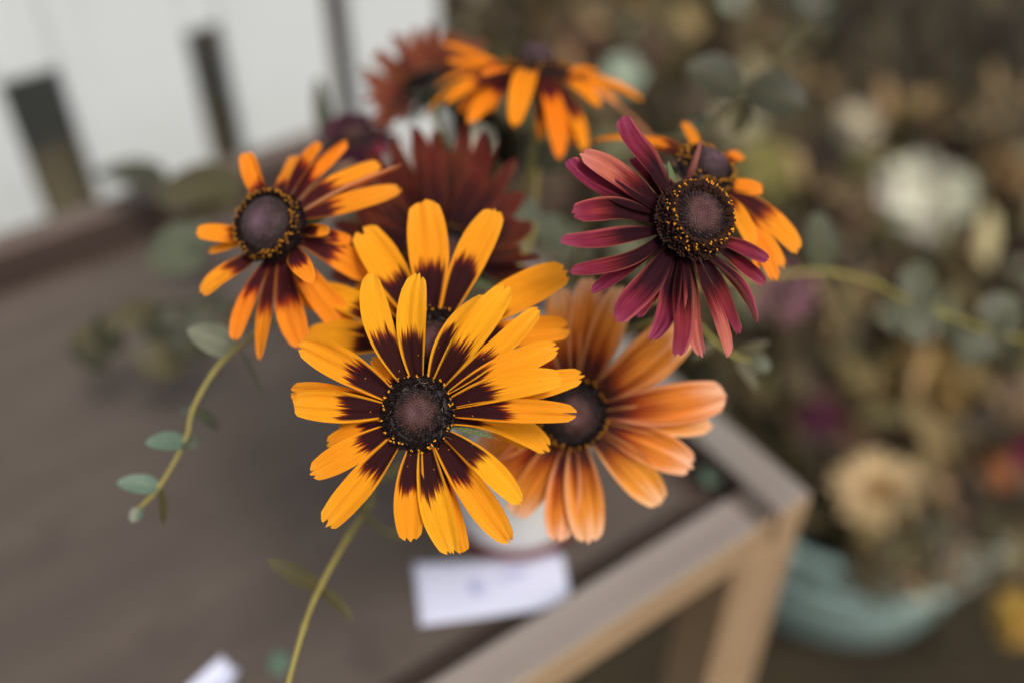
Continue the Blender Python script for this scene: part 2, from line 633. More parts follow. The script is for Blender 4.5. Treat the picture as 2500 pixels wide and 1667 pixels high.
gap_px = [((52, 360), (196, 340)), ((476, 210), (562, 200)), ((800, 110), (854, 110))]
gaps = [(fs(*a)[0], fs(*b)[0]) for a, b in gap_px]
top1 = fs(80, 205)[1]
top2 = fs(485, 45)[1]
gtop = (top1 + top2) / 2
gbot = fs(165, 545)[1]
s_end = fs(1066, 40)[0]
s_start = gaps[0][0] - 0.55
FT = 0.012
fence = thing('white_boarding', 'white painted board screen with narrow upright slots behind the table', 'screen',
              Vector((fence_p.x, fence_p.y, 0)) + E1 * ((s_start + s_end) / 2))


def fbox(name, s0, s1, z0, z1, off=0.0, th=FT, mat=None):
    me = boxmesh(name, (s1 - s0, th, z1 - z0), 0.003)
    o = link(name, me, mat or M_WHITE, None, False)
    c = fence_p + E1 * ((s0 + s1) / 2) + E2 * off
    o.matrix_world = Matrix.Translation((c.x, c.y, (z0 + z1) / 2)) @ Matrix.Rotation(RZ, 4, 'Z')
    o.parent = fence
    o.matrix_parent_inverse = Matrix.Translation(fence.location).inverted()
    return o


edges = [s_start] + [e for g in gaps for e in g] + [s_end]
FTOP = 1.75
for i in range(0, len(edges), 2):
    fbox('board', edges[i], edges[i + 1], 0.0, FTOP)
for i, (g0, g1) in enumerate(gaps):
    fbox('slot_sill', g0 + .0005, g1 - .0005, 0.0, gbot, 0.002)
    if i < 2:
        fbox('slot_head', g0 + .0005, g1 - .0005, gtop, FTOP - .001, 0.002)
fbox('back_rail', s_start + .01, s_end - .01, FTOP - 0.14, FTOP - 0.06, FT + 0.006, 0.03)
fbox('back_rail', s_start + .01, s_end - .01, 0.25, 0.33, FT + 0.006, 0.03)

M_MAUVE = plain('mauve_box', lin(126, 116, 92), 0.8, 20, 0.2)
bx = fence_p + E1 * ((gaps[0][0] + gaps[1][1]) / 2) + E2 * .22
crate = link('storage_box', boxmesh('storage_box', (gaps[1][1] - gaps[0][0] + .12, .28, .66), .012), M_MAUVE, None, False)
crate.matrix_world = Matrix.Translation((bx.x, bx.y, .33)) @ Matrix.Rotation(RZ, 4, 'Z')
tag(crate, 'dull olive grey box glimpsed through the slots of the white board screen', 'box')

# ------------------------------------------------------------------ jar, cards
front = on_z(1258, 1374, TOP)
JR = 0.0345
jar_c = Vector((front.x, front.y + JR, TOP))
jar = thing('jar', 'white glazed jar with dark red foot holding the flowers', 'jar', jar_c)


def lathe(mb, prof, c, seg=48):
    v, f, uv = [], [], []
    for i, (r, z) in enumerate(prof):
        for k in range(seg):
            a = 2 * math.pi * k / seg
            v.append(c + Vector((r * math.cos(a), r * math.sin(a), z)))
            uv.append((k / seg, z * 10))
    for i in range(len(prof) - 1):
        for k in range(seg):
            k2 = (k + 1) % seg
            f.append((i * seg + k, i * seg + k2, (i + 1) * seg + k2, (i + 1) * seg + k))
    mb.add(v, f, uv)


M_JAR = plain('jar_glaze', lin(238, 238, 230), 0.25, 60, 0.05, 0.5)
M_FOOT = plain('jar_foot_red', lin(112, 42, 40), 0.5, 200, 0.2, 0.4)
mb = MB()
lathe(mb, [(JR - .0005, .0095), (JR + .0002, .011), (JR + .0006, .03), (JR + .0002, .09), (JR - .002, .1), (JR - .004, .104), (JR - .0045, .112),
           (JR - .006, .113), (JR - .0075, .112), (JR - .007, .1), (JR - .0045, .09), (JR - .004, .012), (0.0005, .010)], jar_c)
mb.build('body', M_JAR, jar)
mb = MB()
lathe(mb, [(0.0005, 0.0006), (JR - .003, .0006), (JR - .0008, .001), (JR + .0006, .0025), (JR + .0008, .0085), (JR - .0002, .0098), (JR - .004, .010)], jar_c)
mb.build('foot_band', M_FOOT, jar)
MOUTH = jar_c + Vector((0, 0, .112))


def paper_material(name, seed):
    t = NT(name)
    sp = t.n('ShaderNodeSeparateXYZ')
    t.l(t.n('ShaderNodeUVMap').outputs[0], sp.inputs[0])
    u, v = sp.outputs[0], sp.outputs[1]
    band1 = t.math('MULTIPLY', t.smooth(t.math('ABSOLUTE', t.math('SUBTRACT', v, 0.52)), 0.17, 0.10),
                   t.smooth(t.math('ABSOLUTE', t.math('SUBTRACT', u, 0.40)), 0.055, 0.04))
    band2 = t.math('MULTIPLY', t.smooth(t.math('ABSOLUTE', t.math('SUBTRACT', v, 0.66)), 0.11, 0.07),
                   t.smooth(t.math('ABSOLUTE', t.math('SUBTRACT', u, 0.64)), 0.11, 0.09))
    w = t.noise(t.xyz(t.math('MULTIPLY', u, 34.0), t.math('MULTIPLY', v, 9.0), seed), 1.0, 3.0, 0.7)
    ink = t.math('MULTIPLY', t.math('ADD', band1, band2, clamp=True), t.smooth(w, 0.50, 0.56))
    col = t.mix(t.math('MULTIPLY', ink, 0.95), lin(214, 218, 238), lin(86, 88, 180))
    return t.finish(t.principled(col, 0.7, None, 0.3))


def card(name, label, pix, curl, mat):
    """pix: four photo corners on the panel, counter-clockwise from near-left"""
    P = [on_z(x, y, TOP + 0.0007) for x, y in pix]
    c = sum(P, Vector()) / 4
    n1, n2 = 14, 8
    v, uv, f = [], [], []
    for s in range(2):
        for j in range(n2):
            for i in range(n1):
                a, b = i / (n1 - 1), j / (n2 - 1)
                p = P[0] * (1 - a) * (1 - b) + P[1] * a * (1 - b) + P[2] * a * b + P[3] * (1 - a) * b
                p = p + Vector((0, 0, curl * ((2 * a - 1) ** 2) + 0.0002 * math.sin(a * 5 + b * 3)))
                v.append(p - Vector((0, 0, 0.0004 * s)) - c)
                uv.append((a, b))
    o = n1 * n2
    for j in range(n2 - 1):
        for i in range(n1 - 1):
            q = (j * n1 + i, j * n1 + i + 1, (j + 1) * n1 + i + 1, (j + 1) * n1 + i)
            f.append(q)
            f.append(tuple(o + k for k in q[::-1]))
    rim = [i for i in range(n1)] + [j * n1 + n1 - 1 for j in range(1, n2)] + [(n2 - 1) * n1 + i for i in range(n1 - 2, -1, -1)] + [j * n1 for j in range(n2 - 2, 0, -1)]
    for k in range(len(rim)):
        a, b = rim[k], rim[(k + 1) % len(rim)]
        f.append((a, o + a, o + b, b))
    ob = link(name, mesh(name, v, f, uv), mat)
    ob.location = c
    return tag(ob, label, 'card')


card('paper_card', 'white paper card with faded blue scribble lying against the jar foot', [(1026, 1528), (1396, 1474), (1372, 1352), (1010, 1376)], 0.0009,
     paper_material('paper_note', 3.0))
card('paper_card', 'small white paper card cut off by the bottom of the picture', [(395, 1745), (490, 1800), (588, 1642), (545, 1606)], 0.003,
     paper_material('paper_blank', 50.0))

# ------------------------------------------------------------------ daisy-like flowers
def petal_mesh(P0, P3, A, W, arch=0.06, arch2=None, side=0.0, roll=0.0, roll1=0.0, cup=0.10, base_w=0.36, peak=0.58,
               tip_w=0.5, teeth=None, dark=0.5, p_override=None, ns=11, nt=20, groove=0.05, wob=0.06, face=0.0, wave=0.0, wave_n=0.0):
    ch = P3 - P0
    L = ch.length
    d = ch.normalized()
    S = A.cross(d).normalized()
    An = d.cross(S).normalized() if abs(A.dot(d)) > 0.6 else A
    if face:
        An = An.lerp((CAM - (P0 + P3) * .5).normalized(), face)
        An = (An - d * An.dot(d) * .6).normalized()
    if p_override:
        P1, P2 = p_override
    else:
        a2 = arch if arch2 is None else arch2
        P1 = P0 + ch * 0.33 + An * (arch * L) + S * (side * L)
        P2 = P0 + ch * 0.70 + An * (a2 * L) + S * (side * L)
    teeth = teeth or [(-0.35, .05), (0.3, .05)]
    seed = random.uniform(0, 100)
    v, uv, f = [], [], []
    for i in range(nt):
        t = i / (nt - 1)
        for k in range(ns):
            s = -1 + 2 * k / (ns - 1)
            Lf = 0.075 * abs(s) ** 2.4
            for c, dp in teeth:
                Lf += dp * math.exp(-((s - c) / 0.13) ** 2)
            tt = t - (t ** 7) * Lf
            p = bez(P0, P1, P2, P3, tt) + S * (wave * L * math.sin(2 * math.pi * tt) * tt) + An * (wave_n * L * math.sin(2.2 * math.pi * tt) * tt)
            T = (bez(P0, P1, P2, P3, min(tt + .02, 1)) - bez(P0, P1, P2, P3, max(tt - .02, 0))).normalized()
            N = (An - T * An.dot(T))
            if N.length < 1e-4:
                N = S.cross(T)
            N.normalize()
            ang = math.radians(roll + roll1 * t)
            N2 = N * math.cos(ang) + T.cross(N) * math.sin(ang)
            Wd = N2.cross(T)
            if tt < peak:
                w = base_w + (1 - base_w) * math.sin(math.pi / 2 * tt / peak) ** 1.15
            else:
                w = 1 - (1 - tip_w) * ((tt - peak) / (1 - peak)) ** 2.3
            hw = W * w / 2
            cc = cup * (1.5 - 1.1 * tt)
            h = cc * s * s * W * w - groove * W * (math.exp(-((s - .36) / .13) ** 2) + math.exp(-((s + .36) / .13) ** 2)) * (0.3 + 0.7 * min(1, tt * 2))
            h += wob * W * mnoise.noise(Vector((tt * 2.4, s * 1.1, seed)))
            edge = 1 + 0.03 * mnoise.noise(Vector((tt * 5, 0, seed + (7 if s > 0 else 0))))
            v.append(p + Wd * (s * hw * edge) + N2 * h)
            vv = 0.5 * tt / dark if tt < dark else 0.5 + 0.5 * (tt - dark) / (1 - dark)
            uv.append(((s + 1) / 2, vv))
    for i in range(nt - 1):
        for k in range(ns - 1):
            f.append((i * ns + k, (i + 1) * ns + k, (i + 1) * ns + k + 1, i * ns + k + 1))
    return mesh('petal', v, f, uv)


class Flower:
    def __init__(self, label, cpx, z, axis, zoom, mat, ring_px, base_px=None, mode='plane'):
        """cpx: middle of the petal ring in photo pixels; axis: the way the flower faces in camera terms (right, up, towards camera)"""
        self.zoom = zoom
        self.c = at(*self.px(*cpx), z)
        self.z = z
        a = RIGHT * axis[0] + UP * axis[1] - FWD * axis[2]
        self.A = a.normalized()
        self.R = ring_px / zoom[2] * z / FPX
        self.mat = mat
        self.mode = mode
        self.root = thing('black_eyed_susan', label, 'flower', self.c, 'cut daisies in the white jar')

    def px(self, x, y):
        ox, oy, k = self.zoom
        return ox + x / k, oy + y / k

    def petal(self, tip, w, dz=None, base=None, lift=0.0, mat=None, rb=0.72, **kw):
        z = self.z
        px = self.px(*tip)
        if self.mode == 'plane' and dz is None:
            p = on_plane(*px, self.c, self.A)
            d = max(-0.035, min(0.035, depth_of(p) - z))
            P3 = at(*px, z + d) + self.A * lift
            P3 = at(*px, depth_of(P3))
        else:
            P3 = at(*px, z + (dz or 0.0))
        if base:
            pb = self.px(*base)
            P0 = on_plane(*pb, self.c, self.A)
            if (P0 - self.c).length > self.R * 1.3:
                P0 = self.c + (P0 - self.c).normalized() * self.R * 1.0
        else:
            r = P3 - self.c
            r = (r - self.A * r.dot(self.A)).normalized()
            P0 = self.c + r * (self.R * rb)
        P0 = P0 - self.A * (0.0006 + random.uniform(0, .0006))
        W = w / self.zoom[2] * z / FPX
        kw.setdefault('arch', random.uniform(0.03, 0.09))
        kw.setdefault('roll', random.uniform(-8, 8))
        kw.setdefault('dark', 0.46)
        kw['dark'] *= random.uniform(.86, 1.12)
        kw.setdefault('groove', random.uniform(.04, .09))
        kw.setdefault('wob', random.uniform(.04, .12))
        if 'teeth' not in kw:
            n = random.choice([2, 2, 1, 3])
            kw['teeth'] = {1: [(random.uniform(-.2, .2), .07)], 2: [(-.38 + random.uniform(-.1, .1), .05), (.34 + random.uniform(-.1, .1), .06)],
                           3: [(-.5, .03), (0.02, .05), (.5, .03)]}[n]
        me = petal_mesh(P0, P3, self.A, W, **kw)
        return link('petal', me, mat or self.mat, self.root)

    def disc(self, dome_r, H, mat=M_DISC, n=520, pollen=70, dip=0.12, ring_h=0.25, pollen_mat=M_POLLEN, old=False, lean=(0, 0), grain=1.0, band=(0.84, 0.99), budk=1.15, nfl=None, flmat=None):
        """dome_r: radius of the bare dome as a share of the ring"""
        A, R, c0 = self.A, self.R, self.c
        x, y, n_ = frame_of(A)
        sh = x * lean[0] * R + y * lean[1] * R

        def prof(q):
            if q < dome_r:
                k = q / dome_r
                return H * R * (ring_h + (1 - ring_h) * math.sqrt(max(0, 1 - k ** 2.2)) - dip * math.exp(-(k / .28) ** 2))
            k = (q - dome_r) / (1 - dome_r)
            return H * R * ring_h * (1 + 0.7 * math.sin(math.pi * min(k * 1.15, 1))) * (1 - 0.55 * k)

        def pt(q, a):
            return c0 + (x * math.cos(a) + y * math.sin(a)) * (R * q) + A * prof(q) + sh * (prof(q) / (H * R))

        mb = MB()
        rings, seg = 30, 44
        v, uv, f = [], [], []
        for i in range(rings + 1):
            q = max(i / rings, 0.004)
            for k in range(seg):
                v.append(pt(q, 2 * math.pi * k / seg))
                uv.append((q, k / seg))
        for i in range(rings):
            for k in range(seg):
                k2 = (k + 1) % seg
                f.append((i * seg + k, i * seg + k2, (i + 1) * seg + k2, (i + 1) * seg + k))
        mb.add(v, f, uv)
        # receptacle under the disc
        v, uv, f = [], [], []
        for i, (q, hh) in enumerate(((1.0, 0.1), (0.8, -.22), (.45, -.42), (.2, -.5))):
            for k in range(seg):
                a = 2 * math.pi * k / seg
                v.append(c0 + (x * math.cos(a) + y * math.sin(a)) * (R * q) + A * (R * hh))
                uv.append((1, 0))
        for i in range(3):
            for k in range(seg):
                k2 = (k + 1) % seg
                f.append((i * seg + k, i * seg + k2, (i + 1) * seg + k2, (i + 1) * seg + k))
        mb.add(v, f, uv)
        # tiny closed buds over the dome in spiral order
        b0 = len(mb.v)
        ga = math.pi * (3 - math.sqrt(5))
        nd = int(n * dome_r)
        for i in range(nd):
            q = dome_r * 1.02 * math.sqrt((i + .5) / nd)
            p = pt(q, i * ga)
            nn = (A * 1.0 + (p - c0 - A * (p - c0).dot(A)) / R * (1.3 * q / dome_r)).normalized()
            r = R * dome_r * 0.95 / math.sqrt(nd) * (0.85 + 0.25 * q / dome_r)
            k0 = len(mb.v)
            kq = random.uniform(0.55, 1.5)
            r *= random.uniform(.8, 1.1)
            bump(mb, p, nn, r * .8, r * budk * 1.25, None, 6)
            for m in range(k0, len(mb.v)):
                mb.uv[m] = (q * kq, 0)
        mb.build('disc', mat, self.root)
        # dark open florets standing round the dome
        mb = MB()
        nf = nfl or int(n * 0.75)
        for i in range(nf):
            q = math.sqrt(random.uniform((dome_r * 0.98) ** 2, 1.0))
            a = i * ga
            p = pt(q, a)
            rad = (p - c0 - A * (p - c0).dot(A)).normalized()
            nn = (A + rad * (0.25 + 1.0 * (q - dome_r) / (1 - dome_r)) + Vector((random.uniform(-.3, .3), random.uniform(-.3, .3), random.uniform(-.3, .3)))).normalized()
            bump(mb, p, nn, R * random.uniform(.028, .042), R * random.uniform(.08, .17), None, 5)
        fl = mb.build('floret_ring', flmat or M_FLORET, self.root)
        fl['kind'] = 'stuff'
        mb = MB()
        for i in range(pollen):
            a = 2 * math.pi * (i + random.uniform(-1.1, 1.1)) / pollen
            q = random.uniform(*band)
            p = pt(q, a)
            rad = (p - c0 - A * (p - c0).dot(A)).normalized()
            nn = (A + rad * random.uniform(.2, .9)).normalized()
            pp = p + nn * R * random.uniform(.10, .17)
            for j in range(random.choice((1, 2, 3, 5))):
                off = Vector((random.uniform(-1, 1), random.uniform(-1, 1), random.uniform(-1, 1))) * R * .022 * grain
                bump(mb, pp + off, nn, R * random.uniform(.013, .024) * grain, R * random.uniform(.025, .04) * grain, None, 5)
        po = mb.build('pollen', pollen_mat, self.root)
        po['kind'] = 'stuff'

    def hairs(self, n=60):
        mb = MB()
        x, y, n_ = frame_of(self.A)
        for i in range(n):
            a = random.uniform(0, 6.283)
            q = random.uniform(.3, 1.0)
            p = self.c + (x * math.cos(a) + y * math.sin(a)) * self.R * q + self.A * self.R * (.5 - .3 * q)
            d = (self.A + Vector((random.uniform(-1, 1), random.uniform(-1, 1), random.uniform(-1, 1))) * 1.3).normalized()
            d2 = (d + Vector((random.uniform(-1, 1), random.uniform(-1, 1), random.uniform(-1, 1))) * .6).normalized()
            l = self.R * random.uniform(.06, .14)
            tube(mb, [p, p + d * l, p + d * l + d2 * l * .8], [self.R * .004, self.R * .004, self.R * .001], 4, None, False)
        h = mb.build('hair', M_HAIR, self.root)
        h['kind'] = 'stuff'

    def bract(self, tip, w, dz, base=None, hairs=0):
        P3 = at(*self.px(*tip), self.z + dz)
        r = P3 - self.c
        r = (r - self.A * r.dot(self.A)).normalized()
        P0 = self.c + r * self.R * .6 - self.A * self.R * .35
        W = w / self.zoom[2] * self.z / FPX
        me = petal_mesh(P0, P3, self.A, W, arch=0.05, base_w=.8, peak=.3, tip_w=.05, teeth=[(0, 0.0)], cup=.2, nt=12, ns=7)
        o = link('bract', me, M_BRACT, self.root)
        if hairs:
            mb = MB()
            vs = [v.co.copy() for v in me.vertices]
            for i in range(hairs):
                p = random.choice(vs)
                d = Vector((random.uniform(-1, 1), random.uniform(-1, 1), random.uniform(-1, 1))).normalized()
                tube(mb, [p, p + d * .0009], [.00004, .00001], 4, None, False)
            h = mb.build('hair', M_HAIR, o)
            h.matrix_parent_inverse = Matrix.Identity(4)
            h.parent = self.root
            h.matrix_parent_inverse = Matrix.Translation(self.root.location).inverted()
            h['kind'] = 'stuff'

    def bracts(self, n=10, length=1.1, spread=0.5):
        x, y, n_ = frame_of(self.A)
        for i in range(n):
            a = 2 * math.pi * i / n + random.uniform(-.2, .2)
            d = x * math.cos(a) + y * math.sin(a)
            P0 = self.c + d * self.R * .3 - self.A * self.R * .45
            P3 = self.c + d * self.R * (1.0 + spread * random.uniform(.6, 1.2)) - self.A * self.R * random.uniform(.35, .7) * length
            me = petal_mesh(P0, P3, self.A, self.R * .34, arch=0.05, base_w=.8, peak=.3, tip_w=.08, teeth=[(0, 0.0)], cup=.2, nt=9, ns=5)
            link('bract', me, M_BRACT, self.root)

    def stem(self, sway=None, r=0.0011, mouth=None, via=None):
        m = mouth or (MOUTH + Vector((random.uniform(-.018, .018), random.uniform(-.018, .018), -.02)))
        bot = m + Vector(((jar_c.x - m.x) * .5, (jar_c.y - m.y) * .5, -.07))
        p0 = self.c - self.A * self.R * .4
        p1 = p0 - self.A * 0.03
        pts = [p0, p1]
        if via:
            pts += via
        else:
            q = (p1 + m) * .5
            pts.append(q + Vector((0, 0, .018)) + (sway or Vector()))
        pts += [m, bot]
        mb = MB()
        cv = catmull(pts, 7)
        tube(mb, cv, [r * (1.25 if i < 2 else 1) for i in range(len(cv))], 8)
        mb.build('stem', M_STEM, self.root)


Z1 = (680, 620, 2.064)
Z2 = (1300, 250, 2.34)
Z3 = (440, 320, 2.614)
Z4 = (850, 40, 2.94)
Z5 = (1150, 680, 2.24)
Z6 = (780, 400, 2.613)
Z0 = (0, 0, 1.0)

# --- front flower, in focus
f1 = Flower('bright yellow daisy with dark maroon eye ring, sharpest and frontmost of the bunch', (705, 800), .284, (-.04, .08, 1), Z1, M_YEL, 186)
back = dict(cup=.06)
# back layer first
f1.petal((1545, 610), 135, lift=-.010, dark=.4, roll=6, groove=.06)
f1.petal((1368, 995), 140, lift=-.016, dark=.30, arch=.02, roll=-12, side=.16)
f1.petal((938, 1518), 110, lift=-.007, dark=.45, teeth=[(-.3, .05), (.1, .06), (.5, .05)])
f1.petal((243, 965), 125, lift=-.006, dark=.46)
f1.petal((55, 692), 150, lift=-.008, dark=.42)
f1.petal((470, 520), 70, lift=-.008, dark=.3)
f1.petal((1312, 268), 118, lift=-.002, dark=.46, side=-.05, roll=-10, teeth=[(-.1, .04)])
f1.petal((1032, 206), 128, lift=.002, dark=.56, side=.10, roll=-28, roll1=-30, cup=.20, teeth=[(.2, .03)], groove=.06)
# front layer
f1.petal((706, 92), 156, lift=.003, dark=.46, side=.07, roll=-10, teeth=[(-.45, .07), (.15, .05)], tip_w=.42)
f1.petal((465, 90), 150, lift=.001, dark=.44, side=.10, roll=14, tip_w=.36, teeth=[(.1, .03)])
f1.petal((1160, 160), 154, lift=.004, dark=.43, side=.01, teeth=[(.25, .06)], cup=.14)
f1.petal((1415, 466), 138, lift=-.001, dark=.42, side=.03, teeth=[(-.4, .04), (.2, .06)])
f1.petal((1436, 626), 142, lift=.003, dark=.43, side=.05, roll=-8, teeth=[(-.3, .03), (.35, .05)], cup=.14)
f1.petal((1508, 806), 120, lift=.003, dark=.42, side=.03, teeth=[(.0, .13)], tip_w=.55, arch=.1)
f1.petal((1224, 1264), 128, lift=-.001, dark=.46, side=.07, roll=-14, teeth=[(.2, .06), (-.4, .03)], tip_w=.34)
f1.petal((1172, 1460), 156, lift=.002, dark=.41, side=.0, teeth=[(.25, .05), (-.2, .05)], tip_w=.38, cup=.14)
f1.petal((878, 1520), 166, lift=.003, dark=.44, side=-.04, teeth=[(-.4, .05), (-.05, .05), (.4, .06)], tip_w=.42)
f1.petal((668, 1452), 152, lift=.000, dark=.48, side=-.05, roll=-6, teeth=[(-.35, .06), (.3, .05)], tip_w=.55)
f1.petal((228, 1370), 154, lift=.001, dark=.38, side=.02, roll=10, teeth=[(-.1, .12), (.45, .05)], tip_w=.6)
f1.petal((156, 1108), 146, lift=.000, dark=.40, side=.02, teeth=[(-.2, .06), (.4, .05)])
f1.petal((68, 752), 162, lift=.002, dark=.46, side=.0, teeth=[(-.4, .05), (.1, .05), (.5, .04)], tip_w=.6)
f1.petal((95, 452), 170, lift=.002, dark=.43, side=-.05, roll=-8, teeth=[(-.3, .06), (.35, .06)], tip_w=.45)
f1.disc(.64, .66, n=400, pollen=44, grain=1.2, budk=1.35)
f1.hairs(70)
mb = MB()
for o in [c for c in f1.root.children if c.name.startswith('petal')]:
    vs = o.data.vertices
    for q in range(3):
        vv = vs[random.randrange(11 * 2, 11 * 17)]
        g = random.uniform(.00008, .00020)
        bump(mb, vv.co + vv.normal * g * .3, vv.normal, g, g * 1.4, None, 5)
fpn = mb.build('fallen_pollen', M_POLLEN, f1.root)
fpn['kind'] = 'stuff'
f1.bract((1092, 925), 42, .004, hairs=120)
f1.bracts(8, 1.2, .3)
f1.stem(via=[at(880, 1220, .35), at(1010, 1290, .43)])

# --- yellow flower right behind it
f2 = Flower('yellow daisy with maroon base half hidden behind the frontmost bloom', (1055, 842), .306, (0, .22, 1), Z0, M_YEL, 92)
f2.petal((1033, 488), 100, lift=.004, dark=.44, side=-.03, teeth=[(.1, .03)], tip_w=.6)
f2.petal((1214, 510), 84, lift=.004, dark=.43, side=.02, teeth=[(-.1, .05), (.5, .03)])
f2.petal((880, 556), 92, lift=-.002, dark=.42, side=-.02, teeth=[(.1, .12)], tip_w=.65)
f2.petal((1388, 662), 92, lift=.004, dark=.40, side=.03, teeth=[(-.3, .06), (.25, .06)], tip_w=.62)
f2.petal((1392, 800), 74, lift=-.002, dark=.38, teeth=[(.05, .12)], tip_w=.65)
f2.petal((742, 826), 95, lift=-.014, dark=.42, teeth=[(0, .05)])
f2.petal((775, 700), 70, lift=-.016, dark=.5)
f2.petal((868, 690), 44, lift=-.020, dark=.3)
f2.petal((1300, 1090), 80, lift=-.006, dark=.45)
f2.petal((830, 1090), 80, lift=-.010, dark=.45)
f2.petal((1050, 1170), 90, lift=-.008, dark=.45)
f2.disc(.60, .6, n=420, pollen=56)
f2.bracts(6, 1.0)
f2.stem()

# --- peach flower lower right
f3 = Flower('peach orange daisy tucked under the sharp yellow bloom beside the table corner', (560, 738), .327, (.03, -.02, 1), Z5, M_PEACH, 190)
for tip, w, lf, kw in [((480, 40), 170, -.012, dict(dark=.35)), ((655, -10), 180, -.012, dict(dark=.42)), ((830, 40), 180, -.010, dict(dark=.40)),
                       ((1195, 235), 250, -.004, dict(dark=.30, side=-.03)), ((1392, 632), 205, .002, dict(dark=.30, side=-.03, teeth=[(0.3, .02)], tip_w=.62)),
                       ((1328, 812), 150, -.003, dict(dark=.33, side=.03, tip_w=.25, teeth=[(0.3, .03)])), ((1218, 1030), 185, .001, dict(dark=.33, side=.02, tip_w=.5)),
                       ((1046, 1238), 185, .001, dict(dark=.34, side=.03, tip_w=.4)), ((648, 1448), 195, .003, dict(dark=.38, tip_w=.5)),
                       ((472, 1440), 175, .001, dict(dark=.44, tip_w=.42)), ((235, 1300), 170, -.006, dict(dark=.40)), ((100, 1120), 160, -.008, dict(dark=.45)),
                       ((20, 960), 160, -.008, dict(dark=.45)), ((60, 520), 150, -.010, dict(dark=.45)), ((260, 250), 160, -.012, dict(dark=.4))]:
    f3.petal(tip, w * 1.1, lift=lf, **kw)
f3.petal((1200, 200), 110, lift=-.016, dark=.3)
f3.disc(.74, .55, n=420, pollen=64, mat=M_DISC, grain=1.3, pollen_mat=M_POLLEN_OLD)
f3.bracts(6, 1.0)
f3.stem()

# --- purple flower upper right
f4 = Flower('magenta and dark purple daisy with curling narrow petals and yellow dotted cone', (880, 706), .290, (.30, .25, 1), Z2, M_PURPLE, 218)
PINK = dict(groove=.08, cup=.30)
for tip, w, lf, kw in [((500, 82), 120, .002, dict(dark=0.54, side=.03, roll=15)), ((272, 290), 120, .004, dict(mat=M_SALMON, dark=0.42, side=-.03)),
                       ((184, 334), 125, .001, dict(dark=0.54, side=.08)), ((226, 640), 125, .004, dict(dark=0.60, side=-.12, roll=10, tip_w=.6)),
                       ((145, 792), 92, .003, dict(dark=0.60, side=.06, tip_w=.45)), ((203, 972), 78, .004, dict(dark=0.60, side=.13, tip_w=.5)),
                       ((470, 1244), 125, .004, dict(dark=0.60, side=.03, tip_w=.55)), ((682, 1366), 100, .005, dict(dark=0.60, side=.07, roll=25)),
                       ((820, 1452), 132, .006, dict(dark=0.54, tip_w=.5)), ((966, 1458), 76, .006, dict(mat=M_SALMON, dark=0.48, side=-.03, roll=50)),
                       ((1128, 1452), 98, .006, dict(mat=M_SALMON, dark=0.53, side=-.04, roll=-25)), ((1292, 1264), 90, .005, dict(dark=0.50, side=.07, roll=-30)),
                       ((1265, 1180), 80, .001, dict(mat=M_SALMON, dark=0.48, side=-.03, roll=-20)), ((1350, 905), 70, .004, dict(dark=0.36, side=.05)),
                       ((330, 1090), 80, -.006, dict(dark=.6)), ((1180, 1330), 80, -.004, dict(dark=.5)), ((1330, 1040), 70, -.004, dict(dark=.5)), ((690, 400), 100, -.003, dict(dark=0.75)), ((560, 320), 90, -.006, dict(dark=0.60)), ((600, 1230), 80, -.004, dict(dark=0.75))]:
    kw = dict(PINK, **kw)
    f4.petal(tip, w * 1.22, lift=lf, rb=.78, wob=.14, roll1=random.uniform(-22, 22), wave=random.uniform(-.035, .035), wave_n=random.uniform(-.04, .04), arch=random.uniform(.0, .10), arch2=random.uniform(-.02, .14), **kw)
f4.disc(.66, 1.12, n=520, pollen=90, dip=.2, ring_h=.62, mat=M_DISC, grain=1.0, band=(.74, .90), nfl=1300, budk=.6, flmat=M_FLORET_BROWN)
f4.hairs(60)
f4.bract((775, 330), 50, .004)
f4.bracts(7, 1.1)
f4.stem()

# --- orange flower left
f5 = Flower('orange daisy with a large smooth dusky cone, hanging over the left of the bunch', (625, 632), .318, (-.36, .22, 1), Z3, M_ORANGE, 222)
for tip, w, dz, kw in [((412, 135), 135, .008, dict(dark=.34, side=.03)), ((735, 150), 130, .022, dict(dark=.42)), ((905, 72), 85, .024, dict(dark=.5, roll=40)),
                       ((1080, 66), 95, .018, dict(dark=.42, side=.06, roll=55, cup=.4)), ((1290, 210), 135, .014, dict(dark=.4, side=.05)),
                       ((1425, 215), 85, .012, dict(dark=.42, roll=100, side=.02, cup=.35)), ((1405, 358), 165, .008, dict(dark=.34, side=-.04)),
                       ((960, 640), 80, -.010, dict(dark=.5, roll=30, cup=.35, arch=.2)), ((1100, 700), 90, .0, dict(dark=.6, roll=20)),
                       ((1225, 930), 195, .004, dict(dark=.42, side=.06, roll=-12, tip_w=.4)),
                       ((848, 978), 130, -.022, dict(dark=.5, side=.04, tip_w=.25, arch=.25)), ((1095, 1345), 185, .002, dict(dark=.3, side=.03)),
                       ((790, 1385), 180, -.004, dict(dark=.42, side=-.05)), ((505, 1478), 130, -.006, dict(dark=.44, side=.02, tip_w=.3)),
                       ((345, 1345), 120, -.006, dict(dark=.44, side=-.03)), ((128, 1042), 160, -.006, dict(dark=.38)),
                       ((96, 652), 125, -.004, dict(dark=.45)), ((178, 775), 60, .004, dict(dark=.2)), ((880, 1150), 120, .006, dict(dark=.6))]:
    kw['dark'] = kw['dark'] * 1.12
    f5.petal(tip, w, dz=dz, rb=.8, wob=.1, wave=random.uniform(-.02, .02), wave_n=random.uniform(-.03, .03), roll1=random.uniform(-25, 25), **kw)
f5.disc(.80, 1.05, n=480, pollen=190, dip=.10, ring_h=.5, mat=M_DISC_COOL, grain=1.15, pollen_mat=M_POLLEN_OLD, band=(.80, .95), nfl=900, budk=.5)
f5.bracts(8, 1.0)
f5.stem()

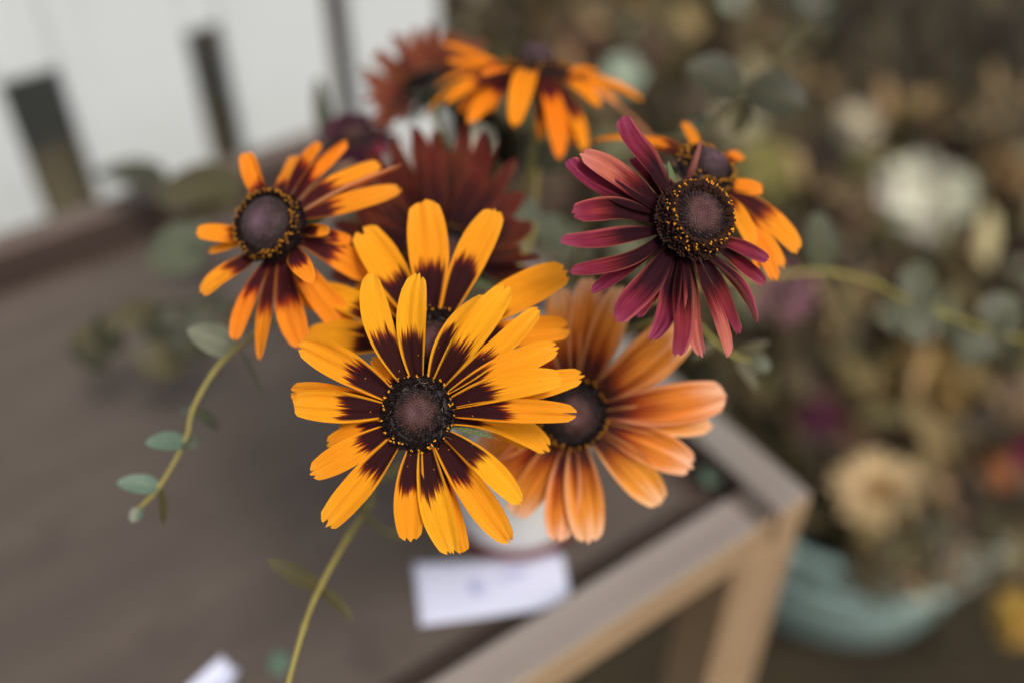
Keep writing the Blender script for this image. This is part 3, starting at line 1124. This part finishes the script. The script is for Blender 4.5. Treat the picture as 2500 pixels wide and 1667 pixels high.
# --- amber flower at the top, seen from the side
f6 = Flower('amber daisy seen from the side with drooping petals at the top of the bunch', (1350, 410), .40, (.05, 1, .30), Z4, M_AMBER, 235, mode='depth')
for tip, w, dz, kw in [((675, 190), 120, .012, dict(dark=.2, arch=.04, roll=10)), ((705, 315), 100, .004, dict(dark=.35, arch=.05)),
                       ((610, 515), 90, .008, dict(dark=.5, arch=.18)), ((695, 635), 110, -.014, dict(dark=.55, arch=.16)),
                       ((548, 720), 60, .0, dict(dark=.3, arch=.24)), ((862, 775), 150, -.026, dict(dark=.45, arch=.12)),
                       ((1190, 815), 175, -.04, dict(dark=.12, arch=.32, arch2=.3)), ((1520, 1035), 160, -.030, dict(dark=.36, arch=.2)),
                       ((1700, 985), 130, -.022, dict(dark=.62, arch=.18)), ((1812, 655), 115, -.02, dict(dark=.3, arch=.14)),
                       ((2125, 612), 120, .006, dict(dark=.25, arch=.12)), ((1800, 400), 110, .01, dict(dark=.1, arch=.1)),
                       ((2215, 935), 85, -.004, dict(dark=.2, arch=.16, roll=140)), ((960, 430), 100, -.034, dict(dark=.2, arch=.1)),
                       ((790, 700), 80, -.008, dict(dark=.55, arch=.16)), ((1010, 700), 80, -.02, dict(dark=.7, arch=.14)), ((1380, 900), 80, -.02, dict(dark=.7, arch=.16)), ((1620, 940), 80, -.02, dict(dark=.55, arch=.18)), ((1950, 640), 80, .0, dict(dark=.4, arch=.14)), ((760, 420), 70, .004, dict(dark=.5, arch=.08)), ((1150, 330), 110, .03, dict(dark=.6, arch=.05)), ((1560, 340), 110, .03, dict(dark=.6, arch=.05))]:
    f6.petal(tip, w * .92, dz=dz, rb=.8, face=.38, tip_w=.35, **kw)
f6.disc(.56, .85, n=380, pollen=90, dip=.05, ring_h=.28, mat=M_DISC_COOL, pollen_mat=M_POLLEN_OLD, grain=1.2)
f6.bracts(8, .6)
f6.stem()

# --- flower behind the purple one
f9 = Flower('orange daisy half hidden behind the magenta one, its rim brown with pollen', (975, 405), .322, (.40, .62, .72), Z2, M_ORANGE, 180, mode='depth')
for tip, w, dz, kw in [((1320, 505), 130, .0, dict(dark=.12, arch=.05)), ((1525, 860), 200, -.004, dict(dark=.36, arch=.12, side=.05)),
                       ((1395, 1025), 130, -.012, dict(dark=.2, arch=.1)), ((868, 108), 95, .03, dict(dark=.1, arch=.02)),
                       ((600, 215), 150, .02, dict(dark=.7, arch=.06)), ((330, 225), 110, .035, dict(dark=.15, arch=.1)), ((1260, 830), 120, -.014, dict(dark=.25, arch=.2)),
                       ((1200, 300), 100, .02, dict(dark=.5)), ((1470, 760), 100, .002, dict(dark=.45, arch=.1)), ((1440, 950), 90, -.008, dict(dark=.4, arch=.12)), ((1300, 960), 90, -.012, dict(dark=.4, arch=.15))]:
    kw['dark'] = min(.6, kw['dark'] * 1.35)
    f9.petal(tip, w * .9, dz=dz, rb=.8, face=.35, **kw)
f9.petal((960, 218), 60, dz=-.016, base=(815, 470), dark=.2, arch=.05, side=.22, cup=.4, roll=30, mat=M_PURPLE)
f9.disc(.62, .8, n=380, pollen=150, dip=.05, ring_h=.35, mat=M_DISC_COOL, pollen_mat=M_POLLEN_OLD, grain=1.3, band=(.7, 1.0))
f9.bracts(7, .8)
f9.stem()

# --- rust red flower behind
f7 = Flower('dark rust red daisy fanned open behind the two yellow blooms', (1085, 640), .352, (0, .55, 1), Z0, M_RUST, 95, mode='depth')
for layer in range(2):
    for k in range(17):
        an = math.radians(-8 + 200 * (k + .5 * layer) / 16.5 + random.uniform(-4, 4))
        rx = (262, 215)[layer] * random.uniform(.92, 1.06)
        ry = (372, 315)[layer] * random.uniform(.90, 1.05)
        f7.petal((1068 + rx * math.cos(an), 650 - ry * math.sin(an)), random.uniform(44, 66), dz=(.036, .026)[layer] * max(0, math.sin(an)), rb=.7, tip_w=.25,
                 arch=random.uniform(-.12, -.02), wave=random.uniform(-.03, .03), roll=random.uniform(-25, 25), roll1=random.uniform(-30, 30), dark=(.5, .75)[layer])
f7.disc(.6, .6, n=260, pollen=40, pollen_mat=M_POLLEN_OLD)
f7.bracts(6, 1.0)
f7.stem()

# --- brown orange flower at the top left, turned away
f8 = Flower('brown orange daisy turned away at the top of the bunch before the white boards', (1050, 215), .455, (-.25, .9, -.2), Z0, M_BROWN, 70, mode='depth')
for k in range(40):
    an = math.radians(12 + 226 * (k % 20 + .5 * (k // 20)) / 20 + random.uniform(-3, 3))
    rr = random.uniform(.84, 1.06) * (1, .74)[k // 20]
    low = max(0, -math.sin(an))
    f8.petal((1050 + 176 * rr * math.cos(an), 215 - 156 * rr * math.sin(an)), random.uniform(28, 46), dz=.03 * math.sin(an), rb=.6, face=.55, tip_w=.3,
             arch=random.uniform(-.06, .12), wave=random.uniform(-.03, .03), roll=random.uniform(-12, 12), dark=.35 + .45 * low)
f8.petal((1180, 96), 50, dz=.02, rb=.6, face=.6)
f8.petal((1136, 92), 36, dz=.02, rb=.6, face=.6)
f8.disc(.6, .6, n=200, pollen=40, pollen_mat=M_POLLEN_OLD)
f8.bracts(14, 1.0, .9)
f8.stem()

# --- plum flower, soft, behind the left flower
f10 = Flower('dark plum double daisy in soft focus above the orange left bloom', (870, 345), .43, (-.2, .8, .5), Z0, M_PLUM, 60, mode='depth')
for k in range(26):
    a = 2 * math.pi * k / 13 + (k // 13) * .24
    rr = (112, 80)[k // 13] * random.uniform(.85, 1.1)
    f10.petal((870 + rr * math.cos(a), 345 + rr * .62 * math.sin(a) - (0, 18)[k // 13]), 46, dz=-.02 * math.sin(a), arch=.12, rb=.5)
f10.petal((952, 298), 46, dz=-.01, arch=.1, mat=M_PURPLE)
f10.petal((930, 380), 46, dz=-.02, arch=.1, mat=M_PURPLE)
f10.disc(.6, .5, n=160, pollen=20, pollen_mat=M_POLLEN_OLD)
f10.stem()

# ------------------------------------------------------------------ leafy sprigs
def leaf_mesh(base, tip, wpx, nrm, fold=0.15, curl=0.05, shape=1.0):
    """oval leaf between two world points, as wide as wpx metres"""
    L = (tip - base).length
    d = (tip - base).normalized()
    N = (nrm - d * nrm.dot(d)).normalized()
    S = N.cross(d)
    ns, nt = 9, 14
    v, uv, f = [], [], []
    for i in range(nt):
        t = i / (nt - 1)
        w = (math.sin(math.pi * min(1, t ** (0.80 * shape))) ** 0.58) * .5 + 0.012 if 0 < t < 1 else 0.012
        for k in range(ns):
            s = -1 + 2 * k / (ns - 1)
            h = fold * abs(s) * w * wpx + curl * L * math.sin(math.pi * t) + .02 * wpx * mnoise.noise(Vector((t * 4, s * 2, L * 900)))
            v.append(base + d * (L * t) + S * (s * w * wpx) + N * h)
            uv.append(((s + 1) / 2, t))
    for i in range(nt - 1):
        for k in range(ns - 1):
            f.append((i * ns + k, i * ns + k + 1, (i + 1) * ns + k + 1, (i + 1) * ns + k))
    return mesh('leaf', v, f, uv)


def sprig(name, label, stem_pts, leaves, rad=(1.0, .6), smat=None, from_jar=True, cat='leaf sprig', group='leaf sprigs in the white jar'):
    """stem_pts: (px, py, z) photo pixels with depth; leaves: (base px,py, tip px,py, z base, z tip, width px, face (r,u,t), material)"""
    pts = [at(*p) for p in stem_pts]
    if from_jar:
        m = MOUTH + Vector((random.uniform(-.02, .02), random.uniform(-.02, .02), -.02))
        bot = m + Vector((0, 0, -.06))
        pts = [bot, m] + pts
    root = thing(name, label, cat, pts[0], group)
    cv = catmull(pts, 8)
    mb = MB()
    n = len(cv)
    tube(mb, cv, [(rad[0] + (rad[1] - rad[0]) * i / (n - 1)) * .001 * (1 + .12 * mnoise.noise(Vector((i * .31, rad[0], n * .1))) + (.22 if i % 8 == 0 else 0)) for i in range(n)], 10)
    mb.build('stem', smat or M_STEM_YEL, root)
    for (bx, by, tx, ty, z0, z1, w, face, mat) in leaves:
        nrm = RIGHT * face[0] + UP * face[1] - FWD * face[2]
        me = leaf_mesh(at(bx, by, z0), at(tx, ty, z1), w * (z0 + z1) / 2 / FPX, nrm)
        link('leaf', me, mat, root)
    return root


T, S_, O_, K_, B_ = M_LEAF_TEAL, M_LEAF_SAGE, M_LEAF_OLIVE, M_LEAF_DARK, M_LEAF_BLUE
FC = (0, .3, 1)
# hanging sprig on the left
sprig('eucalyptus_sprig', 'trailing sprig with small teal leaves hanging in front of the table panel', 
      [(860, 720, .40), (690, 775, .37), (578, 850, .345), (520, 910, .34), (470, 1000, .335), (452, 1075, .333), (390, 1185, .33), (340, 1240, .33)],
      [(578, 850, 456, 806, .345, .335, 78, (.1, .3, 1), M_LEAF_PALE), (585, 855, 642, 972, .345, .35, 16, (.9, .2, .4), S_),
       (454, 1075, 354, 1082, .333, .325, 48, (0, .4, 1), T), (452, 1075, 484, 1090, .333, .325, 44, (0, .4, 1), S_),
       (470, 1000, 532, 1046, .335, .355, 36, (0, .4, 1), S_), (470, 1000, 432, 1008, .335, .35, 18, (0, .4, 1), S_),
       (390, 1185, 284, 1178, .33, .325, 48, (0, .4, 1), T), (392, 1190, 398, 1282, .33, .333, 22, (.8, 0, .6), O_),
       (342, 1238, 320, 1274, .33, .328, 30, (.3, .4, .9), M_LEAF_PALE), (340, 1240, 342, 1268, .33, .328, 22, (-.3, .5, .8), T)],
      rad=(1.0, .62))
# bottom sprig
sprig('eucalyptus_sprig', 'long thin green stem running to the bottom edge with one pair of pointed leaves',
      [(960, 1150, .40), (905, 1230, .37), (850, 1310, .35), (782, 1432, .335), (742, 1530, .325), (700, 1680, .315), (670, 1800, .31)],
      [(780, 1432, 650, 1366, .335, .325, 46, (.1, .3, .9), M_LEAF_OLIVE), (785, 1435, 862, 1512, .335, .33, 34, (.5, .3, .8), M_LEAF_OLIVE),
       (782, 1438, 800, 1470, .335, .33, 16, (.5, .3, .8), M_LEAF_OLIVE)],
      rad=(1.1, .85))
# soft olive sprig low on the left
sprig('eucalyptus_sprig', 'blurred olive green round leaved sprig low over the table on the left',
      [(820, 740, .46), (640, 790, .50), (530, 790, .52), (430, 820, .53), (330, 800, .535), (230, 800, .54)],
      [(235, 850, 210, 900, .54, .54, 118, FC, K_), (300, 790, 240, 850, .535, .54, 112, FC, K_), (330, 800, 310, 740, .535, .54, 137, FC, O_),
       (390, 830, 400, 930, .53, .53, 131, FC, O_), (430, 820, 380, 750, .53, .54, 125, FC, K_), (470, 800, 470, 880, .52, .52, 118, FC, K_),
       (450, 800, 425, 735, .52, .52, 87, FC, K_), (530, 790, 475, 730, .52, .52, 125, FC, K_), (560, 790, 640, 740, .51, .50, 75, FC, O_), (200, 800, 215, 850, .545, .54, 62, FC, O_)],
      smat=M_LEAF_OLIVE, rad=(1.2, .8))
# soft leaves by the back rail
sprig('eucalyptus_sprig', 'blurred sprig with broad olive leaves reaching to the back rail of the table',
      [(900, 560, .42), (700, 500, .52), (560, 470, .58), (420, 460, .66), (290, 440, .72)],
      [(600, 480, 385, 465, .57, .60, 150, (0, .4, .9), O_), (560, 480, 430, 520, .57, .58, 70, (0, .8, .5), O_), (400, 450, 235, 420, .67, .72, 105, (0, .6, .6), K_),
       (390, 460, 290, 470, .67, .70, 60, (.2, .6, .6), M_LEAF_OLIVE), (505, 590, 362, 645, .50, .50, 135, (.1, .3, .9), S_), (520, 560, 440, 600, .50, .5, 80, (.1, .5, .9), S_)],
      smat=M_LEAF_OLIVE, rad=(1.2, .9))
# pointed blade before the white boards
sprig('grass_blade', 'single upright pointed dark blade before the white boards', [(860, 520, .46), (815, 400, .54), (785, 300, .56), (779, 205, .57)],
      [(800, 360, 778, 190, .56, .57, 42, FC, K_)], smat=M_LEAF_DARK, rad=(1.4, .5), cat='leaf blade')
# dark round leaves upper right
sprig('eucalyptus_sprig', 'blurred sprig with two dark round leaves side by side at the upper right', 
      [(1500, 420, .42), (1700, 330, .43), (1815, 235, .445), (1900, 150, .45), (1975, 60, .45)],
      [(1818, 220, 1672, 168, .445, .44, 125, FC, K_), (1822, 215, 1970, 262, .445, .44, 128, FC, K_), (1800, 40, 1770, -40, .45, .45, 90, FC, M_LEAF_SAGE), (1805, 60, 1840, -20, .45, .45, 60, FC, O_), (1985, 60, 2020, -30, .45, .45, 80, FC, K_), (1980, 50, 1930, -40, .45, .45, 80, FC, K_),
       (1815, 250, 1800, 330, .445, .45, 50, FC, O_), (1740, 300, 1660, 330, .47, .44, 50, FC, S_)], rad=(1.3, 1.0), smat=M_LEAF_OLIVE)
# arching sprig right
sprig('eucalyptus_sprig', 'arching pale green sprig with broad grey leaves reaching over the dried flowers',
      [(1500, 760, 0.430), (1750, 690, 0.445), (1900, 672, 0.450), (2020, 664, 0.455), (2130, 690, 0.460), (2215, 735, 0.465), (2300, 765, 0.470), (2420, 810, 0.480), (2560, 840, 0.490)],
      [(2010, 665, 1990, 515, 0.455, 0.450, 88, (.1, .2, 1), B_), (2012, 672, 2070, 785, 0.455, 0.450, 36, (.7, .2, .6), M_LEAF_OLIVE),
       (2205, 730, 2260, 840, 0.465, 0.460, 100, (0, .1, 1), B_), (2215, 730, 2260, 640, 0.465, 0.470, 90, (0, .3, 1), B_),
       (2400, 800, 2490, 730, 0.480, 0.480, 110, (0, .4, 1), B_), (2395, 800, 2350, 890, 0.480, 0.480, 95, (0, .2, 1), B_), (2290, 770, 2390, 850, 0.480, 0.490, 80, (0, .3, 1), B_)],
      rad=(1.1, 1.0))
# small budded sprig
sprig('eucalyptus_sprig', 'short yellow green budded sprig below the magenta bloom', 
      [(1560, 800, .36), (1680, 780, .365), (1745, 835, .37), (1800, 872, .372), (1830, 880, .372)],
      [(1790, 868, 1880, 835, .372, .37, 26, FC, M_LEAF_OLIVE), (1800, 872, 1848, 955, .372, .37, 30, FC, M_LEAF_OLIVE), (1830, 880, 1882, 900, .372, .37, 44, FC, M_LEAF_SAGE),
       (1830, 882, 1880, 880, .372, .375, 50, FC, O_), (1745, 835, 1690, 880, .37, .37, 26, FC, O_)], rad=(1.0, .8))
# filler leaves inside the bunch
sprig('eucalyptus_sprig', 'dark sage leaves in shade in the heart of the bunch',
      [(1260, 700, .40), (1300, 560, .42), (1310, 420, .43), (1330, 330, .44)],
      [(1300, 560, 1240, 480, .42, .42, 90, FC, S_), (1310, 430, 1300, 330, .43, .43, 80, FC, K_), (1305, 560, 1400, 580, .42, .43, 90, FC, S_),
       (1260, 700, 1390, 690, .40, .40, 80, FC, S_), (1310, 420, 1390, 350, .43, .44, 80, FC, K_), (1270, 640, 1190, 640, .41, .42, 80, FC, K_), (1330, 330, 1350, 230, .44, .45, 70, FC, O_)],
      rad=(1.5, 1.2))

# ------------------------------------------------------------------ tub and dried flowers on the ground
M_TUB = plain('tub_teal', lin(182, 212, 204), 0.55, 14, 0.14, 0.4)
M_BUCKET = plain('bucket_dark', lin(60, 54, 50), 0.6, 20, 0.2)
fp = on_z(2090, 1588, 0.0)
tub_c = Vector((fp.x, fp.y + .165, 0))


def tub(name, label, c, r0, r1, h, mat):
    root = thing(name, label, 'tub', c)
    mb = MB()
    lathe(mb, [(0.001, .004), (r0 - .01, .004), (r0, .012), (r0 + (r1 - r0) * .5, h * .5), (r1, h - .02), (r1 + .008, h - .016), (r1 + .01, h - .006), (r1 + .006, h),
               (r1 - .004, h - .002), (r1 - .008, h - .02), (r0 - .006, .02), (0.001, .016)], c, 56)
    mb.build('body', mat, root)
    mb = MB()
    lathe(mb, [(r0 + (r1 - r0) * .62 + .0005, h * .62), (r0 + (r1 - r0) * .64 + .006, h * .635), (r0 + (r1 - r0) * .66 + .0065, h * .66), (r0 + (r1 - r0) * .68 + .0005, h * .68)], c, 56)
    mb.build('raised_band', mat, root)
    return root


tub('tub', 'pale teal tub of dried flowers on the dark ground behind the table leg', tub_c, .165, .2, .22, M_TUB)
tub2_c = Vector((tub_c.x + .05, tub_c.y + .55, 0))
tub('tub', 'dark bucket hidden low among the dried flowers farther back', tub2_c, .15, .18, .26, M_BUCKET)
tub3_c = Vector((tub_c.x - .5, tub_c.y + .72, 0))
tub('tub', 'dark brown bucket behind the table under the topmost dried flowers', tub3_c, .13, .16, .26, M_BUCKET)


def leaf_quad(mb, p, d, n, l, w, c):
    d = d.normalized()
    s = n.cross(d)
    if s.length < 1e-4:
        s = frame_of(d)[0]
    s.normalize()
    up = s.cross(d).normalized()
    mb.add([p, p + d * l * .35 + s * w * .5 - up * w * .12, p + d * l * .42 + up * w * .1, p + d * l * .35 - s * w * .5 - up * w * .12, p + d * l * .8 + s * w * .3, p + d * l * .8 - s * w * .3, p + d * l - up * w * .2],
           [(0, 1, 2), (0, 2, 3), (1, 4, 2), (2, 5, 3), (2, 4, 6, 5)], None, c)


def rvec():
    while True:
        v = Vector((random.uniform(-1, 1), random.uniform(-1, 1), random.uniform(-1, 1)))
        if .05 < v.length < 1:
            return v.normalized()


def bloom(kind, x, y, r, col, label, z=None, name='dried_flower', col2=None):
    """one dried flower head with its stem; x, y, r read off the 2352-wide photo"""
    px, py = D(x, y)
    if z is None:
        z = 1.08 + .42 * (1 - min(max(y / 1250, 0), 1))
    z -= .04
    c = at(px, py, z)
    R = r * 1.063 * z / FPX
    root = thing(name, label, 'dried flower', c, 'dried flowers behind the table')
    base = lin(*col)
    c2 = lin(*(col2 or col))
    A = (CAM - c).normalized()
    A = (A + Vector((0, 0, .6)) + rvec() * .25).normalized()
    mb = MB()
    if kind == 'pom':
        n = 170
        for i in range(n):
            h = 1 - 1.7 * (i + .5) / n
            a = i * 2.39996
            s = math.sqrt(max(0, 1 - h * h))
            X, Y, _ = frame_of(A)
            d = (X * math.cos(a) * s + Y * math.sin(a) * s + A * h).normalized()
            tdir = (d * .75 + (X * math.cos(a) + Y * math.sin(a)) * .5 + rvec() * .2).normalized()
            ir = 1 + .28 * mnoise.noise(d * 1.6 + c * 7)
            leaf_quad(mb, c + d * R * .5 * ir, tdir, d, R * random.uniform(.45, .68) * ir, R * .36, jit(base, .22))
        bump(mb, c - A * R * .6, A, R * .75, R * 1.25, jit(base, .1), 10)
    elif kind == 'daisy':
        X, Y, _ = frame_of(A)
        for layer, (n, rr, hh) in enumerate(((18, 1.0, .05), (15, .82, .22), (12, .62, .4))):
            for i in range(n):
                a = 2 * math.pi * (i + layer * .4) / n + random.uniform(-.1, .1)
                d = X * math.cos(a) + Y * math.sin(a)
                leaf_quad(mb, c + d * R * .15, d + A * hh, A, R * rr * random.uniform(.85, 1.0), R * .36, jit(base, .12))
        for i in range(60):
            q = .3 * math.sqrt(i / 60)
            a = i * 2.39996
            bump(mb, c + (X * math.cos(a) + Y * math.sin(a)) * R * q + A * R * .12, A, R * .04, R * .1, jit(c2, .2), 5)
    elif kind == 'cluster':
        X, Y, _ = frame_of(A)
        for i in range(110):
            q = math.sqrt(random.random())
            a = random.uniform(0, 6.283)
            p = c + (X * math.cos(a) + Y * math.sin(a)) * R * q + A * R * (.35 * (1 - q * q) + random.uniform(-.25, .12))
            cc = jit(base if random.random() < .7 else c2, .25)
            if random.random() < .6:
                bump(mb, p, (A + rvec() * .6).normalized(), R * random.uniform(.07, .13), R * random.uniform(.1, .2), cc, 6)
            else:
                leaf_quad(mb, p, rvec() + A * .5, A, R * .3, R * .16, cc)
    elif kind == 'spike':
        d = (UP + RIGHT * .15).normalized()
        for i in range(160):
            t = random.random()
            s = rvec()
            rad = R * .28 * math.sin(math.pi * min(1, .12 + t * .88)) ** .6
            p = c + d * R * (t * 2 - 1) + s * rad
            bump(mb, p, s, R * .06, R * .1, jit(base, .25), 5)
    elif kind == 'tail':
        d = Vector((0, -.15, -1)).normalized()
        for i in range(260):
            t = random.random()
            s = rvec()
            rad = R * (.26 - .12 * t)
            p = c + d * R * 2.4 * t + s * rad
            bump(mb, p, s, R * .07, R * .12, jit(base, .25), 5)
    mb.build('bloom', M_TINT, root)
    # stem down into the nearest bucket
    tc = min((tub_c, tub2_c, tub3_c), key=lambda q: (q.xy - c.xy).length)
    off = (c.xy - tc.xy)
    k = min(1.0, .1 / max(off.length, .01))
    ent = Vector((tc.x + off.x * k, tc.y + off.y * k, .2))
    bot = Vector((tc.x + off.x * k * .4, tc.y + off.y * k * .4, .03))
    p0 = c - A * R * .3
    mb = MB()
    mid = (p0 + ent) * .5 + Vector((0, 0, .03)) + Vector((off.x, off.y, 0)) * .12
    cv = catmull([p0, mid, ent, bot], 6)
    tube(mb, cv, [.0022] * len(cv), 6)
    mb.build('stem', M_DRYSTEM, root)
    return root


BLOOMS = [
    ('pom', 2118, 462, 104, (214, 212, 192), 'largest pale white dried pompom at the right of the picture'),
    ('pom', 1968, 292, 50, (196, 186, 160), 'small cream dried pompom up and left of the largest white one'),
    ('pom', 1742, 392, 68, (158, 150, 88), 'chartreuse dried pompom beside the pollen rimmed orange daisy'),
    ('daisy', 1690, 292, 62, (176, 170, 138), 'pale sage dried flower just under the two dark round leaves'),
    ('pom', 1432, 172, 40, (190, 204, 184), 'mint white dried bead beside the amber side-on daisy', 1.0),
    ('pom', 1368, 40, 54, (150, 132, 100), 'beige dried pompom at the top edge above the amber daisy'),
    ('cluster', 1325, 112, 66, (122, 86, 70), 'dusty rose dried cluster above the amber side-on daisy', None, (96, 66, 56)),
    ('spike', 1258, 80, 70, (134, 114, 84), 'upright taupe dried spike above the dusky cone of the amber daisy'),
    ('cluster', 1480, 110, 60, (124, 106, 84), 'beige brown dried cluster near the top centre', None, (90, 70, 54)),
    ('cluster', 1596, 262, 62, (128, 108, 96), 'mauve grey dried cluster between the amber and magenta daisies', None, (96, 84, 70)),
    ('cluster', 1725, 90, 80, (126, 108, 66), 'olive tan dried cluster behind the two dark round leaves', None, (120, 92, 82)),
    ('cluster', 1975, 476, 58, (156, 128, 98), 'peach dried cluster touching the largest white pompom', None, (140, 110, 90)),
    ('cluster', 1872, 372, 62, (58, 46, 46), 'nearly black plum dried cluster below the small cream pompom', None, (44, 36, 36)),
    ('cluster', 2040, 520, 52, (120, 112, 62), 'yellow green dried cluster under the largest white pompom', None, (100, 94, 56)),
    ('cluster', 2290, 285, 62, (136, 120, 94), 'taupe dried cluster at the right edge above the orange brown one', None, (110, 94, 76)),
    ('cluster', 2300, 385, 66, (140, 104, 62), 'orange brown dried cluster at the right edge', None, (110, 90, 56)),
    ('cluster', 2228, 560, 50, (104, 60, 46), 'rust dried cluster right below the largest white pompom', None, (80, 52, 40)),
    ('cluster', 1800, 672, 78, (146, 100, 110), 'soft mauve dried flower beside the tips of the magenta daisy', .70, (120, 90, 90)),
    ('cluster', 2105, 890, 100, (164, 134, 72), 'big ochre yellow dried cluster above the cream daisy', None, (140, 112, 60)),
    ('cluster', 2178, 872, 54, (166, 134, 92), 'tan peach dried cluster overlapping the big ochre one', None, (150, 116, 80)),
    ('pom', 1882, 962, 56, (84, 32, 56), 'deep magenta dried pompom beside the table corner', None),
    ('daisy', 2016, 1126, 98, (208, 182, 136), 'cream dried daisy with a tan middle above the teal tub', None, (170, 122, 60)),
    ('cluster', 2322, 892, 50, (176, 148, 128), 'pinkish beige dried cluster near the right edge', None, (140, 118, 88)),
    ('pom', 2350, 1050, 44, (150, 36, 88), 'hot magenta dried pompom cut by the right edge'),
    ('pom', 2298, 1082, 38, (200, 130, 88), 'peach orange dried pompom next to the hot magenta one'),
    ('cluster', 2208, 1118, 62, (134, 110, 72), 'tan dried cluster between the cream daisy and the right edge', None, (104, 84, 52)),
    ('cluster', 2128, 1012, 52, (106, 74, 48), 'brown dried cluster between the ochre cluster and cream daisy', None, (90, 58, 40)),
    ('cluster', 1962, 1008, 50, (116, 84, 52), 'orange tan dried cluster right of the deep magenta pompom', None, (96, 62, 46)),
    ('pom', 2345, 1420, 62, (206, 170, 84), 'golden yellow dried pompom low at the right edge', 1.22),
    ('cluster', 2232, 830, 48, (126, 90, 80), 'rose brown dried cluster under the arching sprig', None, (96, 72, 58)),
    ('tail', 2040, 1255, 76, (116, 104, 76), 'hanging beige tail of dried seed over the teal tub rim', 1.06),
    ('cluster', 2195, 1295, 66, (164, 150, 128), 'pale beige dried cluster lying on the teal tub rim', 1.10, (140, 126, 100)),
    ('cluster', 2320, 1262, 66, (150, 138, 112), 'grey beige dried cluster at the right end of the tub rim', 1.12, (120, 108, 84)),
    ('cluster', 1835, 765, 62, (98, 84, 56), 'olive brown dried cluster beneath the mauve flower', None, (74, 62, 46)),
    ('cluster', 1250, 432, 70, (128, 106, 90), 'mauve beige dried cluster seen between the rust and magenta daisies', 1.2, (104, 90, 72)),
    ('pom', 1002, 316, 22, (214, 210, 204), 'tiny white dried bead peeping out above the rust red daisy', .75),
    ('pom', 1092, 334, 34, (206, 202, 184), 'small white dried bead between the rust red and amber daisies', .75),
    ('cluster', 1290, 570, 60, (140, 138, 118), 'grey green dried cluster between the yellow and magenta blooms', .95, (116, 112, 90)),
    ('cluster', 1150, 40, 60, (92, 78, 62), 'brown grey dried cluster beside the end of the white boards', None, (76, 62, 52)),
    ('cluster', 1930, 640, 60, (110, 94, 80), 'taupe dried cluster behind the arching sprig', None, (84, 72, 60)),
    ('cluster', 1860, 840, 56, (84, 72, 52), 'dark olive dried cluster beyond the budded sprig', None, (66, 52, 44)),
    ('cluster', 2080, 760, 50, (84, 62, 54), 'dark mauve dried cluster under the broad grey leaf', None, (70, 52, 48)),
    ('cluster', 2310, 640, 56, (74, 58, 48), 'dark brown dried cluster at the right edge above the blue grey leaf', None, (60, 46, 42)),
]
for b in BLOOMS:
    kind, x, y, r, col, label = b[:6]
    z = b[6] if len(b) > 6 else None
    col2 = b[7] if len(b) > 7 else None
    bloom(kind, x, y, r, col, label, z, col2=col2)

# dried leaves and twigs that fill the bunches, nobody could count them
mb = MB()
PAL = [(58, 50, 38), (86, 78, 50), (70, 60, 42), (112, 98, 62), (150, 126, 88), (96, 92, 56), (62, 48, 42), (134, 112, 78), (118, 108, 84), (76, 66, 46), (104, 96, 70), (160, 146, 112), (84, 60, 52), (128, 130, 104), (66, 58, 40)]


def inside(x, y):
    # region of the photo (2352 wide) filled by the bunches
    lim = 1030 + max(0, (y - 60)) * .80
    return y < 1330 and x > lim and not (y > 1240 and x > 2120)


cnt = 0
while cnt < 11000:
    x = random.uniform(1000, 2480)
    y = random.uniform(-120, 1330)
    if not inside(x, y):
        continue
    quiet = x > 1850 and y < 300 + (x - 1850) * -.12 or (x > 1480 and y < 30)
    if quiet and random.random() < .93:
        continue
    z = 1.08 + .42 * (1 - min(max(y / 1250, 0), 1)) + (random.uniform(.03, .28) if random.random() < .965 or min(math.hypot(x - 2016, y - 1126), math.hypot(x - 2118, y - 462), math.hypot(x - 1968, y - 292)) < 130 else random.uniform(-.12, .03))
    p = at(*D(x, y), z)
    if p.z < .12:
        continue
    cnt += 1
    patch = .5 + .5 * mnoise.noise(Vector((x / 95, y / 95, 3.0)))
    patch2 = .5 + .5 * mnoise.noise(Vector((x / 160, y / 160, 8.0)))
    col = PAL[int((patch * 1.3 + patch2) * len(PAL) + random.uniform(-.5, .5)) % len(PAL)]
    if quiet:
        col = random.choice(((66, 58, 42), (74, 66, 46), (60, 54, 38)))
    leaf_quad(mb, p, rvec() + Vector((0, 0, .7)), rvec(), random.uniform(.03, .085), random.uniform(.016, .036), jit(lin(*col, 1.5), .2))
for i in range(500):
    tc = random.choice((tub_c, tub2_c, tub3_c))
    a, q = random.uniform(0, 6.283), random.uniform(0, .13)
    b = tc + Vector((math.cos(a) * q, math.sin(a) * q, .05))
    e = tc + Vector((math.cos(a) * (q * 2.2 + .05), math.sin(a) * (q * 2.2 + .05), random.uniform(.28, .45)))
    tube(mb, [b, (b + e) * .5 + rvec() * .02, e], [.0018, .0015, .001], 4, jit(lin(100, 88, 58), .3), False)
fol = mb.build('dried_foliage', M_TINT)
fol['kind'] = 'stuff'
tag(fol, 'loose mass of dry brown and olive leaves and twigs filling the buckets', 'dried foliage')

# ------------------------------------------------------------------ fallen leaf and a glint stand-in on the table
def scrap(label, px, py, size, mat, h):
    c = on_z(px, py, h + .0012)
    me = leaf_mesh(Vector((-size, 0, 0)), Vector((size, 0, .0006)), size * 1.5, Vector((0, .1, 1)), .25, .08)
    o = link('leaf_glint_scrap', me, mat)
    o.location = c
    o.rotation_euler = (0, 0, random.uniform(0, 3))
    return tag(o, label, 'fallen leaf')


scrap('small pale fallen leaf on the panel near the long thin stem', 682, 1618, .0065, M_LEAF_TEAL, TOP)
scrap('little teal scrap standing in for a glint in the recess by the table corner', 1742, 1160, .008, M_LEAF_TEAL, TOP)  # teal glint in the recess, built as a leaf-shaped scrap
